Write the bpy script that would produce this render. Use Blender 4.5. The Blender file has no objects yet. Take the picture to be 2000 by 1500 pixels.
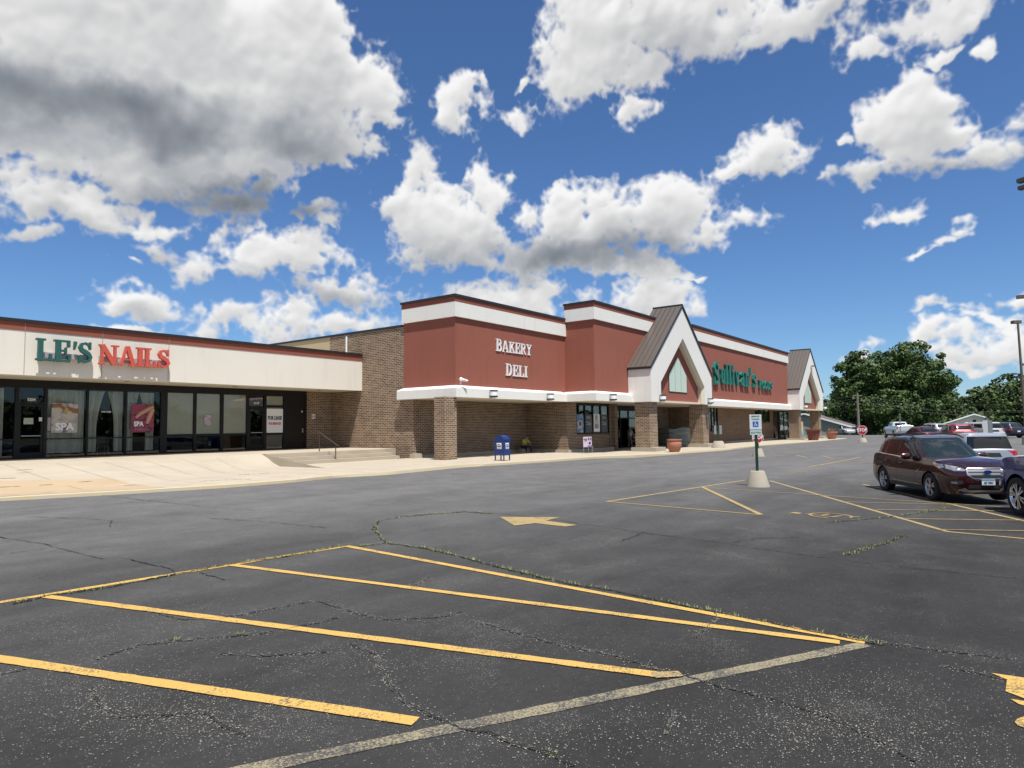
import bpy, bmesh, math, random
from mathutils import Vector, Matrix
from mathutils.bvhtree import BVHTree
from mathutils.geometry import delaunay_2d_cdt
random.seed(7)
S = bpy.context.scene
COL = S.collection
PI = math.pi

# ------------------------------------------------------------------ camera
RT = Vector((0.60331841, -0.79740724, -0.01218966))
UP = Vector((-0.04429184, -0.04876463, 0.99782776))
FW = Vector((0.79626951, 0.60146795, 0.06473924))
F = 1310.0
CAM = Vector((0, 0, 1.75))
cd = bpy.data.cameras.new('camera'); cam = bpy.data.objects.new('camera', cd); COL.objects.link(cam)
cam.matrix_world = Matrix(((RT.x, UP.x, -FW.x, CAM.x), (RT.y, UP.y, -FW.y, CAM.y), (RT.z, UP.z, -FW.z, CAM.z), (0, 0, 0, 1)))
cd.sensor_width = 36; cd.lens = 36 * F / 2000; cd.clip_start = .05; cd.clip_end = 5000
S.camera = cam

# ------------------------------------------------------------------ light
SUNV = Vector((-.22, -.345, 1)).normalized()
sd = bpy.data.lights.new('sun', 'SUN'); sd.energy = 4.8; sd.angle = math.radians(.53); sd.color = (1, .965, .91)
so = bpy.data.objects.new('sun', sd); COL.objects.link(so)
so.rotation_euler = SUNV.to_track_quat('Z', 'Y').to_euler()
S.view_settings.view_transform = 'Standard'; S.view_settings.look = 'None'
S.view_settings.exposure = 0.45; S.view_settings.gamma = 1.0

W = bpy.data.worlds.new('World'); S.world = W; W.use_nodes = True
W.cycles.sampling_method = 'MANUAL'; W.cycles.sample_map_resolution = 512
nt = W.node_tree; nt.nodes.clear()
def N(t, tree=None, **k):
    n = (tree or nt).nodes.new(t)
    for a, b in k.items(): setattr(n, a, b)
    return n
def lnk(a, b, tree=None): (tree or nt).links.new(a, b)
def M(op, a, b=None, c=None, clamp=False, tree=None):
    n = N('ShaderNodeMath', tree, operation=op, use_clamp=clamp)
    for i, v in enumerate((a, b, c)):
        if v is None: continue
        if isinstance(v, (int, float)): n.inputs[i].default_value = v
        else: lnk(v, n.inputs[i], tree)
    return n.outputs[0]
def VM(op, a, b=None, tree=None):
    n = N('ShaderNodeVectorMath', tree, operation=op)
    for i, v in enumerate((a, b)):
        if v is None: continue
        if isinstance(v, (tuple, Vector)): n.inputs[i].default_value = v
        else: lnk(v, n.inputs[i], tree)
    return n.outputs['Value'] if op in ('DOT_PRODUCT', 'LENGTH') else n.outputs[0]
def SM(x, lo, hi, tree=None):
    n = N('ShaderNodeMapRange', tree, interpolation_type='SMOOTHSTEP')
    lnk(x, n.inputs[0], tree); n.inputs[1].default_value = lo; n.inputs[2].default_value = hi
    return n.outputs[0]

# clouds stand at directions of the sky: (azimuth right of the view axis, elevation), in radians
AZ0 = math.atan2(FW.x, FW.y)
def ray(x, y): return FW + RT * ((x - 1000) / F) + UP * ((750 - y) / F)
def azel(x, y):
    d = ray(x, y).normalized(); a = math.atan2(d.x, d.y) - AZ0
    return a, math.asin(d.z)
import numpy as np
BL = [(300,60,440,170),(60,250,300,100),(420,240,330,120),(560,330,110,50),(520,140,210,130),(110,215,330,130),(715,190,80,66),(600,60,88,120),(340,320,250,80),(480,405,130,40),
 (120,395,110,56),(260,425,150,38),(660,270,80,46),(905,215,55,62),(925,175,26,34),(612,405,66,34),(640,440,44,20),(545,505,125,56),(650,560,140,34),(450,532,105,38),(600,480,80,34),
 (520,455,60,26),(90,466,44,18),(270,603,80,24),(315,505,48,24),(240,515,22,12),(470,640,110,34),(560,612,74,34),(700,635,90,28),(270,650,60,12),
 (850,440,100,95),(810,345,42,62),(945,380,56,56),(880,500,100,50),(920,440,70,60),(1200,440,210,62),(1290,400,100,55),(1425,432,74,30),(1090,430,85,55),(1180,400,70,52),
 (1070,500,160,44),(1260,528,84,24),(1350,535,34,8),(985,590,125,48),(1265,600,95,42),(1150,80,120,120),(1350,50,240,76),(1600,25,250,46),(1500,70,90,44),
 (1860,15,220,50),(1120,170,100,60),(1250,215,60,50),(1270,130,110,70),(1482,305,84,44),(1410,330,36,18),(1780,260,90,80),(1765,200,66,48),(1890,295,120,38),(1830,315,120,36),(1690,345,50,32),(1640,280,26,16),
 (1762,405,48,19),(1850,465,58,16),(1810,482,40,12),(1885,447,26,18),(1955,595,56,22),(1855,630,44,17),(1920,640,56,16),(1730,668,40,20),
 (1830,668,50,22),(1935,690,90,18),(1970,665,46,20),(1005,225,28,24),(1015,168,16,10),(1680,700,50,14),(1880,715,60,14),(1710,90,70,22),(1860,92,34,14),(1950,112,20,16),(740,240,60,22),(720,280,40,26)]
HO = [(640,345,55,24,.9),(560,285,20,10,.35),(650,215,0.1,0.1,0),(135,290,40,14,.15),(230,500,70,16,.5),(700,450,30,20,.5),(880,330,34,18,.5),(1005,420,22,34,.25),(1190,215,30,22,.5),(1560,120,60,18,.4)]
DK = [(230,225,520,70,1.0),(120,190,260,60,.6),(470,395,270,46,1.12),(600,420,60,18,.8),(420,130,220,90,.22),(340,310,340,50,.5),(60,250,300,60,.6),(600,190,140,90,.25),(1130,495,250,40,1.0),(1180,455,170,30,.35),(1270,470,170,26,.45),(590,570,210,26,.65),(500,530,120,16,.25),(1830,335,200,30,.6),(1750,280,110,40,.16),(1450,70,350,60,.38),(1250,130,200,70,.12),(880,525,130,46,.6),(1000,520,110,46,.55),(880,430,70,60,.16),(310,510,60,30,.7),(90,468,60,22,.45),(520,640,130,30,.38),(640,330,120,60,.35),(1500,335,90,24,.25),(1900,610,80,20,.25),(1870,690,200,20,.22),(1750,20,300,40,.25),(270,615,80,12,.3),(800,480,60,50,.3),(1060,560,120,20,.2),(150,430,120,30,.35)]
def make_clouds():
    """cloud cover computed from spectral noise on an azimuth / elevation grid: returns alpha, brightness"""
    NX, NY = 1920, 896; A0, A1, E0, E1 = -.78, .78, -.03, .698
    rng = np.random.default_rng(11)
    ax = np.linspace(A0, A1, NX)[None, :]; ey = np.linspace(E0, E1, NY)[:, None]
    step = (A1 - A0) / NX
    def spec(beta, lo, hi, sx=1.0):
        n = 2048; w = np.fft.rfft2(rng.standard_normal((1024, n)))
        fy = np.fft.fftfreq(1024)[:, None]; fx = np.fft.rfftfreq(n)[None, :] * sx
        k = np.sqrt(fx * fx + fy * fy); k[0, 0] = 1
        a = k ** (-beta / 2) * (k > lo) * np.exp(-(k / hi) ** 2); a[0, 0] = 0
        r = np.fft.irfft2(w * a, (1024, n))[:NY, :NX]; return r / r.std()
    def blur(a, sg):
        fy = np.fft.fftfreq(a.shape[0])[:, None]; fx = np.fft.rfftfreq(a.shape[1])[None, :]
        return np.fft.irfft2(np.fft.rfft2(a) * np.exp(-2 * (np.pi * sg) ** 2 * (fx * fx + fy * fy)), a.shape)
    wx, wy = spec(3.4, .003, .2), spec(3.4, .003, .2)
    X = ax + wx * .010; Y = ey + wy * .008
    base = np.full((NY, NX), -3.0)
    for (x, y, rx, ry) in BL:
        a, e = azel(x, y); s = (F ** 2 + (x - 1000) ** 2 + (750 - y) ** 2) ** .5
        bx, by = rx * 1.02 / s, ry * 1.04 / s
        dy = (Y - e) / by; dy = np.where(dy < 0, dy * 1.25, dy)      # flatter undersides
        d = 1 - np.sqrt(((X - a) / bx) ** 2 + dy ** 2)
        k = min(bx, by) / .045; d = d * min(1.6, max(.55, k))
        base = np.maximum(base, d)
    f1 = spec(3.2, .002, .5); f2 = spec(3.4, .008, .2); bil = -np.abs(spec(3.6, .010, .12)); bil2 = -np.abs(spec(3.4, .025, .09))
    f = base + .12 * f1 + .07 * f2 + .13 * (bil + .8) + .045 * (bil2 + .8)
    hole = np.full((NY, NX), 0.0)
    for (x, y, rx, ry, k) in HO:
        a, e = azel(x, y); s = (F ** 2 + (x - 1000) ** 2 + (750 - y) ** 2) ** .5
        hole = np.maximum(hole, k * np.exp(-((X - a) * s / rx) ** 2 - ((Y - e) * s / ry) ** 2))
    f = f - hole
    t = np.clip((f + .12) / .46, 0, 1); alpha = t * t * (3 - 2 * t)
    soft = np.clip((f1 + 1.0) / 2, 0, 1); t2 = np.clip((f + .12) / .5, 0, 1); alpha = alpha * (1 - .35 * soft) + .35 * soft * t2 * t2 * (3 - 2 * t2)
    th = np.clip(f, 0, .8)
    # light falls from above and the left: relief of the puffs plus the shade of whatever cloud lies higher up
    h = 1.1 * np.sqrt(th + .02) + .22 * (bil + .8) + .035 * (bil2 + .8) + .12 * f1
    hb = .45 * blur(h, 4) + .55 * blur(h, 10); gy, gx = np.gradient(hb)
    rel = np.tanh((-gy) * 34 + gx * 14)
    up = np.zeros_like(alpha); cnt = 0
    ab = blur(alpha, 4) * np.clip(blur(th, 8) * 2.2, 0, 1.2)
    for j in range(2, 74, 4):
        up += np.roll(ab, -j, axis=0) * np.exp(-j / 46.); cnt += np.exp(-j / 46.)
    up /= cnt; up = np.clip(blur(up, 5), 0, 1.3)
    dk = np.zeros_like(alpha)
    for (x, y, rx, ry, k) in DK:
        a, e = azel(x, y); s = (F ** 2 + (x - 1000) ** 2 + (750 - y) ** 2) ** .5
        dk = np.maximum(dk, k * np.exp(-(((X - a) * s / rx) ** 2 + ((Y - e) * s / ry) ** 2) ** 1.1))
    lowf = spec(3.6, .002, .1)
    dk = dk * (1 + .14 * lowf)
    br = 1.0 - .10 * up ** 1.1 + .075 * rel * (1 - .75 * np.clip(dk, 0, 1)) - .035 * lowf * th 
    br = br - .37 * dk
    br = np.clip(br, .26, 1.02)
    return np.clip(alpha, 0, 1), br, (A0, A1, E0, E1)

tc = N('ShaderNodeTexCoord'); D = tc.outputs['Generated']
def fbm(vec, scale, det, rough, tree, dist=0.0):
    n = N('ShaderNodeTexNoise', tree, noise_dimensions='3D'); lnk(vec, n.inputs['Vector'], tree)
    n.inputs['Scale'].default_value = scale; n.inputs['Detail'].default_value = det
    n.inputs['Roughness'].default_value = rough; n.inputs['Distortion'].default_value = dist
    return n.outputs['Fac']
sep = N('ShaderNodeSeparateXYZ'); lnk(D, sep.inputs[0])
hx = Vector((math.cos(AZ0), -math.sin(AZ0), 0)); hy = Vector((math.sin(AZ0), math.cos(AZ0), 0))
az = M('ARCTAN2', VM('DOT_PRODUCT', D, hx), VM('DOT_PRODUCT', D, hy)); el = M('ARCSINE', sep.outputs[2])
_al, _br, (A0, A1, E0, E1) = make_clouds()
cim = bpy.data.images.new('cloud_cover', _al.shape[1], _al.shape[0], float_buffer=True, is_data=True)
_px = np.ones((*_al.shape, 4), np.float32); _px[..., 0] = _al; _px[..., 1] = _br; cim.pixels.foreach_set(_px.ravel()); cim.update(); cim.pack()
cb = N('ShaderNodeCombineXYZ'); lnk(M('DIVIDE', M('SUBTRACT', az, A0), A1 - A0), cb.inputs[0]); lnk(M('DIVIDE', M('SUBTRACT', el, E0), E1 - E0), cb.inputs[1])
it = N('ShaderNodeTexImage', extension='MIRROR', interpolation='Cubic'); it.image = cim; lnk(cb.outputs[0], it.inputs[0])
sc3 = N('ShaderNodeSeparateColor'); lnk(it.outputs[0], sc3.inputs[0]); alpha, br = sc3.outputs[0], sc3.outputs[1]
CLOUD_L = 0.66
ccol = N('ShaderNodeMix', data_type='RGBA')
lnk(SM(br, .35, .92), ccol.inputs[0]); ccol.inputs[6].default_value = (.84, .94, 1.10, 1); ccol.inputs[7].default_value = (1.0, 1.0, 1.0, 1)
cmul = VM('SCALE', ccol.outputs[2]); cmul.node.inputs['Scale'].default_value = 1
lnk(M('MULTIPLY', M('POWER', br, 1.7), CLOUD_L), cmul.node.inputs['Scale'])
sky = N('ShaderNodeTexSky', sky_type='NISHITA'); sky.sun_disc = False
sky.sun_elevation = math.asin(SUNV.z); sky.sun_rotation = math.atan2(SUNV.x, SUNV.y)
sky.air_density = 1.0; sky.dust_density = .1; sky.ozone_density = 5.0; sky.altitude = 200
SKY_K = .082
tint = VM('MULTIPLY', sky.outputs[0], (.66, .84, 1.04))
skyc = VM('SCALE', tint); skyc.node.inputs['Scale'].default_value = SKY_K
mx = N('ShaderNodeMix', data_type='RGBA'); lnk(alpha, mx.inputs[0]); lnk(skyc, mx.inputs[6]); lnk(cmul, mx.inputs[7])
bg = N('ShaderNodeBackground'); lnk(mx.outputs[2], bg.inputs[0]); bg.inputs[1].default_value = 1.0
wo = N('ShaderNodeOutputWorld'); lnk(bg.outputs[0], wo.inputs[0])

# ------------------------------------------------------------------ terrain heights (the lot dips towards the near cars)
def sm(a, b, x):
    t = min(max((x - a) / (b - a), 0), 1); return t * t * (3 - 2 * t)
def gz(X, Y):
    t = min(max((19 - Y) / 19, 0), 1)
    return -.33 * t * (1 - sm(35, 60, X)) - .1 * sm(30, 45, X) * (1 - sm(90, 120, X)) * sm(5, 17, Y)
def G(x, y, dz=0.0):
    """point of the lot seen at a spot of the photograph, used to lay out paint and cracks on the ground"""
    d = ray(x, y); z = 0
    for _ in range(40):
        p = CAM + d * ((z - CAM.z) / d.z); z = .5 * z + .5 * gz(p.x, p.y)
    return Vector((p.x, p.y, gz(p.x, p.y) + dz))
def at(x, y, dep): return CAM + ray(x, y) * dep

# ------------------------------------------------------------------ materials
def mat(name, base, rough=.7, metal=0, var=.0, streak=0, vscale=3, bump=0, bscale=30, spec=.5, coat=0, fine=0, fscale=60):
    m = bpy.data.materials.new(name); m.use_nodes = True; t = m.node_tree; b = t.nodes['Principled BSDF']
    b.inputs['Roughness'].default_value = rough; b.inputs['Metallic'].default_value = metal
    b.inputs['Specular IOR Level'].default_value = spec; b.inputs['Coat Weight'].default_value = coat
    b.inputs['Coat Roughness'].default_value = .03
    b.inputs['Base Color'].default_value = (*base, 1)
    c = N('ShaderNodeTexCoord', t)
    if var or fine:
        a = fbm(c.outputs['Object'], vscale, 6, .6, t); a2 = fbm(c.outputs['Object'], fscale, 3, .6, t)
        v = M('ADD', 1 , M('MULTIPLY', M('SUBTRACT', a, .5, tree=t), var * 4, tree=t), tree=t)
        v = M('ADD', v, M('MULTIPLY', M('SUBTRACT', a2, .5, tree=t), fine * 4, tree=t), tree=t)
        if streak:
            mp = N('ShaderNodeMapping', t); mp.inputs['Scale'].default_value = (2.2, 2.2, .22); lnk(c.outputs['Object'], mp.inputs[0], t)
            v = M('SUBTRACT', v, M('MULTIPLY', SM(fbm(mp.outputs[0], 1.0, 6, .65, t), .5, .75, tree=t), streak, tree=t), tree=t)
        s = VM('SCALE', tuple(base), tree=t); lnk(v, s.node.inputs['Scale'], t); lnk(s, b.inputs['Base Color'], t)
    if bump:
        n = fbm(c.outputs['Object'], bscale, 5, .6, t); bp = N('ShaderNodeBump', t)
        bp.inputs['Strength'].default_value = bump; bp.inputs['Distance'].default_value = .02
        lnk(n, bp.inputs['Height'], t); lnk(bp.outputs[0], b.inputs['Normal'], t)
    return m
def brick(name, c1, c2, mortar, bw=.305, rh=.102, seed=0):
    m = bpy.data.materials.new(name); m.use_nodes = True; t = m.node_tree; b = t.nodes['Principled BSDF']
    c = N('ShaderNodeTexCoord', t); s = N('ShaderNodeSeparateXYZ', t); lnk(c.outputs['Object'], s.inputs[0], t)
    k = N('ShaderNodeCombineXYZ', t); lnk(M('ADD', s.outputs[0], s.outputs[1], tree=t), k.inputs[0], t); lnk(s.outputs[2], k.inputs[1], t)
    br = N('ShaderNodeTexBrick', t); lnk(k.outputs[0], br.inputs['Vector'], t)
    br.inputs['Scale'].default_value = 1; br.inputs['Brick Width'].default_value = bw; br.inputs['Row Height'].default_value = rh
    br.inputs['Mortar Size'].default_value = .012; br.inputs['Mortar Smooth'].default_value = .1; br.inputs['Bias'].default_value = -.1
    br.inputs['Color1'].default_value = (*c1, 1); br.inputs['Color2'].default_value = (*c2, 1); br.inputs['Mortar'].default_value = (*mortar, 1)
    v = fbm(c.outputs['Object'], 1.3, 5, .6, t); vf = fbm(c.outputs['Object'], 25, 3, .6, t)
    sc = VM('SCALE', br.outputs[0], tree=t)
    lnk(M('ADD', M('MULTIPLY', v, .7, tree=t), M('MULTIPLY', vf, .6, tree=t), tree=t), sc.node.inputs['Scale'], t)
    lnk(M('ADD', M('ADD', M('MULTIPLY', v, .7, tree=t), M('MULTIPLY', vf, .6, tree=t), tree=t), .35, tree=t), sc.node.inputs['Scale'], t)
    lnk(sc, b.inputs['Base Color'], t); b.inputs['Roughness'].default_value = .85
    bp = N('ShaderNodeBump', t); bp.inputs['Strength'].default_value = .25; bp.inputs['Distance'].default_value = .005
    lnk(M('SUBTRACT', 1.0, br.outputs['Fac'], tree=t), bp.inputs['Height'], t); lnk(bp.outputs[0], b.inputs['Normal'], t)
    return m
def glassy(name, tint=(.5, .55, .55), refl=1.0, rough=.0):
    m = bpy.data.materials.new(name); m.use_nodes = True; t = m.node_tree; t.nodes.clear()
    o = N('ShaderNodeOutputMaterial', t); mixn = N('ShaderNodeMixShader', t); tr = N('ShaderNodeBsdfTransparent', t); gl = N('ShaderNodeBsdfGlossy', t)
    fr = N('ShaderNodeFresnel', t); fr.inputs[0].default_value = 1.5
    tr.inputs[0].default_value = (*tint, 1); gl.inputs['Roughness'].default_value = rough
    lnk(M('MULTIPLY', fr.outputs[0], refl, clamp=True, tree=t), mixn.inputs[0], t)
    lnk(tr.outputs[0], mixn.inputs[1], t); lnk(gl.outputs[0], mixn.inputs[2], t); lnk(mixn.outputs[0], o.inputs[0], t)
    return m
def asphalt():
    m = bpy.data.materials.new('asphalt'); m.use_nodes = True; t = m.node_tree; b = t.nodes['Principled BSDF']
    c = N('ShaderNodeTexCoord', t); O = c.outputs['Object']
    big = fbm(O, .12, 5, .6, t, .4)
    mp = N('ShaderNodeMapping', t); mp.inputs['Scale'].default_value = (.12, .55, 1); mp.inputs['Rotation'].default_value = (0, 0, .12); lnk(O, mp.inputs[0], t)
    streak = fbm(mp.outputs[0], 1.0, 6, .65, t, .5)
    med = fbm(O, 1.1, 6, .65, t)
    # worn sealer: pale aggregate shows through in patches
    wear = SM(M('ADD', M('MULTIPLY', med, .8, tree=t), M('MULTIPLY', big, .5, tree=t), tree=t), .64, .84, tree=t)
    vo = N('ShaderNodeTexVoronoi', t, feature='F1'); lnk(O, vo.inputs['Vector'], t); vo.inputs['Scale'].default_value = 120; vo.inputs['Randomness'].default_value = 1
    sepc = N('ShaderNodeSeparateColor', t); lnk(vo.outputs['Color'], sepc.inputs[0], t)
    thr = M('SUBTRACT', .985, M('MULTIPLY', wear, .42, tree=t), tree=t)
    chip = M('GREATER_THAN', sepc.outputs[0], thr, tree=t)
    chip = M('MULTIPLY', chip, M('LESS_THAN', vo.outputs['Distance'], M('ADD', .22, M('MULTIPLY', sepc.outputs[1], .32, tree=t), tree=t), tree=t), tree=t)
    # tone: darker fresh sealer in the striped bays, paler towards the shops: grazing-view lightening put into the colour
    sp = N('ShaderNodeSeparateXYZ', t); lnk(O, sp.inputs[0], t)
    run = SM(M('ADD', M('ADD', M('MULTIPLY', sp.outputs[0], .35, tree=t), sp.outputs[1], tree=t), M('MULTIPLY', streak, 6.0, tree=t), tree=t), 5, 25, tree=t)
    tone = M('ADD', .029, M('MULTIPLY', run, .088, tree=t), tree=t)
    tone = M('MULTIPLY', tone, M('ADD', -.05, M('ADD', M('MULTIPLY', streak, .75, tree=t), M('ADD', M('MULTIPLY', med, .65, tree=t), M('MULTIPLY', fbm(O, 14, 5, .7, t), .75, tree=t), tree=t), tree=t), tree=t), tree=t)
    fine = fbm(O, 130, 3, .7, t)
    tone = M('MULTIPLY', tone, M('ADD', .3, M('MULTIPLY', fine, 1.4, tree=t), tree=t), tree=t)
    k = N('ShaderNodeCombineXYZ', t); lnk(M('MULTIPLY', tone, 1.02, tree=t), k.inputs[0], t); lnk(M('MULTIPLY', tone, 1.0, tree=t), k.inputs[1], t); lnk(M('MULTIPLY', tone, .99, tree=t), k.inputs[2], t)
    mxx = N('ShaderNodeMix', t, data_type='RGBA'); lnk(M('MULTIPLY', chip, .85, tree=t), mxx.inputs[0], t); lnk(k.outputs[0], mxx.inputs[6], t)
    mxx.inputs[7].default_value = (.22, .205, .18, 1)
    lnk(mxx.outputs[2], b.inputs['Base Color'], t); b.inputs['Roughness'].default_value = .88; b.inputs['Specular IOR Level'].default_value = .15
    h = fbm(O, 90, 4, .7, t); bp = N('ShaderNodeBump', t); bp.inputs['Strength'].default_value = .55; bp.inputs['Distance'].default_value = .012
    lnk(M('ADD', h, M('MULTIPLY', chip, .4, tree=t), tree=t), bp.inputs['Height'], t); lnk(bp.outputs[0], b.inputs['Normal'], t)
    return m
def paint(name, col, wornness=.35, under=(.045, .045, .045)):
    m = bpy.data.materials.new(name); m.use_nodes = True; t = m.node_tree; b = t.nodes['Principled BSDF']
    c = N('ShaderNodeTexCoord', t); O = c.outputs['Object']
    n = fbm(O, 55, 6, .75, t); n2 = fbm(O, 2.5, 5, .7, t)
    w = SM(M('ADD', M('MULTIPLY', n, .75, tree=t), M('MULTIPLY', n2, .4, tree=t), tree=t), .78 - wornness * .4, .84 - wornness * .3, tree=t)
    var = VM('SCALE', tuple(col), tree=t); lnk(M('ADD', .7, M('MULTIPLY', n2, .6, tree=t), tree=t), var.node.inputs['Scale'], t)
    x = N('ShaderNodeMix', t, data_type='RGBA'); lnk(w, x.inputs[0], t); lnk(var, x.inputs[6], t); x.inputs[7].default_value = (*under, 1)
    lnk(x.outputs[2], b.inputs['Base Color'], t); b.inputs['Roughness'].default_value = .75
    bp = N('ShaderNodeBump', t); bp.inputs['Strength'].default_value = .4; bp.inputs['Distance'].default_value = .01
    lnk(n, bp.inputs['Height'], t); lnk(bp.outputs[0], b.inputs['Normal'], t)
    return m
def leafmat(name, a, b_):
    m = bpy.data.materials.new(name); m.use_nodes = True; t = m.node_tree; b = t.nodes['Principled BSDF']
    c = N('ShaderNodeTexCoord', t); ge = N('ShaderNodeNewGeometry', t)
    n = M('ADD', M('MULTIPLY', ge.outputs['Random Per Island'], .6, tree=t), M('MULTIPLY', fbm(c.outputs['Object'], .5, 4, .6, t), .5, tree=t), tree=t)
    x = N('ShaderNodeMix', t, data_type='RGBA'); lnk(n, x.inputs[0], t); x.inputs[6].default_value = (*a, 1); x.inputs[7].default_value = (*b_, 1)
    lnk(x.outputs[2], b.inputs['Base Color'], t); b.inputs['Roughness'].default_value = .6; b.inputs['Specular IOR Level'].default_value = .25
    return m
MT = dict(
 asphalt=asphalt(),
 concrete=mat('concrete', (.40, .345, .265), .9, var=.10, vscale=.8, bump=.2, bscale=40, fine=.03, fscale=20),
 concrete_gray=mat('concrete_gray', (.37, .33, .26), .9, var=.1, vscale=2, bump=.3, bscale=30, fine=.04),
 kerb_paint=paint('kerb_paint', (.52, .42, .22), .70, (.42, .37, .28)),
 yellow=paint('road_yellow', (.52, .325, .08), .50, (.07, .06, .045)),
 yellow_old=paint('road_yellow_old', (.34, .245, .10), .50, (.08, .075, .07)),
 gray_line=paint('faded_line', (.27, .23, .14), .66, (.05, .048, .045)),
 ground=mat('dirt_grass', (.05, .065, .025), .95, var=.2, vscale=.2),
 white=mat('stucco_white', (.74, .725, .675), .9, var=.02, streak=.07, vscale=.6, bump=.15, bscale=60, fine=.008),
 cream=mat('stucco_cream', (.70, .66, .58), .9, var=.03, streak=.07, vscale=.5, bump=.15, bscale=60, fine=.008),
 soffit=mat('soffit_plaster', (.62, .57, .45), .9, var=.03),
 red=mat('stucco_red', (.272, .085, .056), .9, var=.05, streak=.13, vscale=.45, bump=.25, bscale=50, fine=.02),
 redband=mat('red_band', (.245, .074, .046), .85, var=.04, bump=.1),
 black=mat('black_metal', (.018, .018, .02), .45, bump=.05, bscale=5),
 frame=mat('bronze_frame', (.009, .008, .008), .45, spec=.3),
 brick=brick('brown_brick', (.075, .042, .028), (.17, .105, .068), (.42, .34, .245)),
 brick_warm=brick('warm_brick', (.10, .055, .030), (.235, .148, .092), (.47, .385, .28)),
 siding=brick('brown_panel_brick', (.20, .125, .08), (.16, .10, .062), (.085, .055, .035), 2.4, .2),
 tan=mat('tan_render', (.48, .38, .23), .9, var=.05, vscale=1),
 roof=mat('brown_metal_roof', (.115, .095, .082), .5, metal=.3, var=.02),
 wingl=mat('pale_green_panel', (.52, .62, .52), .3, var=.02),
 rubber=mat('rubber', (.012, .012, .013), .8),
 chrome=mat('chrome', (.75, .75, .76), .15, metal=1),
 alloy=mat('alloy', (.5, .5, .51), .3, metal=.9),
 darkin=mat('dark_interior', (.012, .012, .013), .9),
 blind=mat('window_blind', (.74, .70, .60), .9, var=.05, vscale=2, fine=.02),
 lace=mat('lace_curtain', (.66, .65, .60), .9, fine=.12, fscale=28, var=.1, vscale=9),
 glass=glassy('shop_glass', (.87, .89, .87), 0.85),
 carglass=glassy('car_glass', (.10, .12, .12), 2.2),
 leaf=leafmat('leaf_maple', (.026, .055, .012), (.080, .125, .032)),
 leaf2=leafmat('leaf_far', (.035, .060, .018), (.075, .115, .035)),
 bark=mat('bark', (.10, .075, .05), .95, var=.1, vscale=6, bump=.5),
 weed=leafmat('weed', (.09, .13, .035), (.27, .28, .12)),
 crackpale=paint('crumbled_crack', (.20, .19, .16), .85, (.02, .02, .02)),
 crack=mat('crack_fill', (.012, .012, .011), .95, var=.2),
 chipc=mat('crack_chips', (.25, .235, .20), .95, var=.2, vscale=15),
 terracotta=mat('terracotta', (.40, .165, .10), .8, var=.05, vscale=3, bump=.1),
 maroonpot=mat('maroon_pot', (.16, .045, .03), .7, var=.05),
 green_post=mat('green_post', (.015, .05, .032), .4, metal=.2, var=.05),
 galv=mat('galvanised', (.35, .35, .35), .5, metal=.6, var=.05),
 sign_white=mat('sign_white', (.62, .66, .64), .5, var=.02),
 sign_red=mat('sign_red', (.45, .02, .025), .45),
 sign_blue=mat('sign_blue', (.01, .10, .42), .45),
 sign_green=mat('sign_green_text', (.03, .17, .09), .5),
 mailblue=mat('mailbox_blue', (.008, .032, .15), .35, var=.04, coat=.3),
 white_gloss=mat('white_gloss', (.84, .84, .84), .4),
 teal=mat('teal_letter', (.012, .16, .125), .45, var=.03),
 teal_dark=mat('dark_teal_letter', (.015, .095, .085), .5, var=.04),
 coral=mat('red_letter', (.52, .085, .055), .5, var=.05),
 pinkwhite=mat('letter_white', (.72, .70, .69), .5),
 raceway=mat('raceway', (.36, .31, .33), .6),
 brownrail=mat('brown_rail', (.06, .032, .02), .5),
 skin=mat('skin', (.34, .19, .13), .6), hair=mat('hair', (.03, .02, .015), .8), hivis=mat('hi_vis_shirt', (.36, .55, .04), .8),
 darkcloth=mat('dark_trousers', (.015, .015, .022), .9), paleshirt=mat('pale_shirt', (.50, .43, .42), .9), khaki=mat('khaki', (.16, .13, .10), .9),
 plastic_wrap=mat('plastic_wrap', (.17, .19, .17), .2, var=.15, vscale=4, bump=.4, bscale=8),
 wood=mat('weathered_pole', (.19, .165, .135), .9, var=.08, vscale=5),
 lampbox=mat('lamp_housing', (.13, .10, .075), .6),
 house_gray=mat('house_siding', (.25, .26, .24), .85, var=.03), house_cream=mat('house_siding_cream', (.38, .38, .33), .85, var=.03),
 shingle=mat('shingles', (.12, .105, .09), .95, var=.08, vscale=3),
 sky_mural=None)

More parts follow.
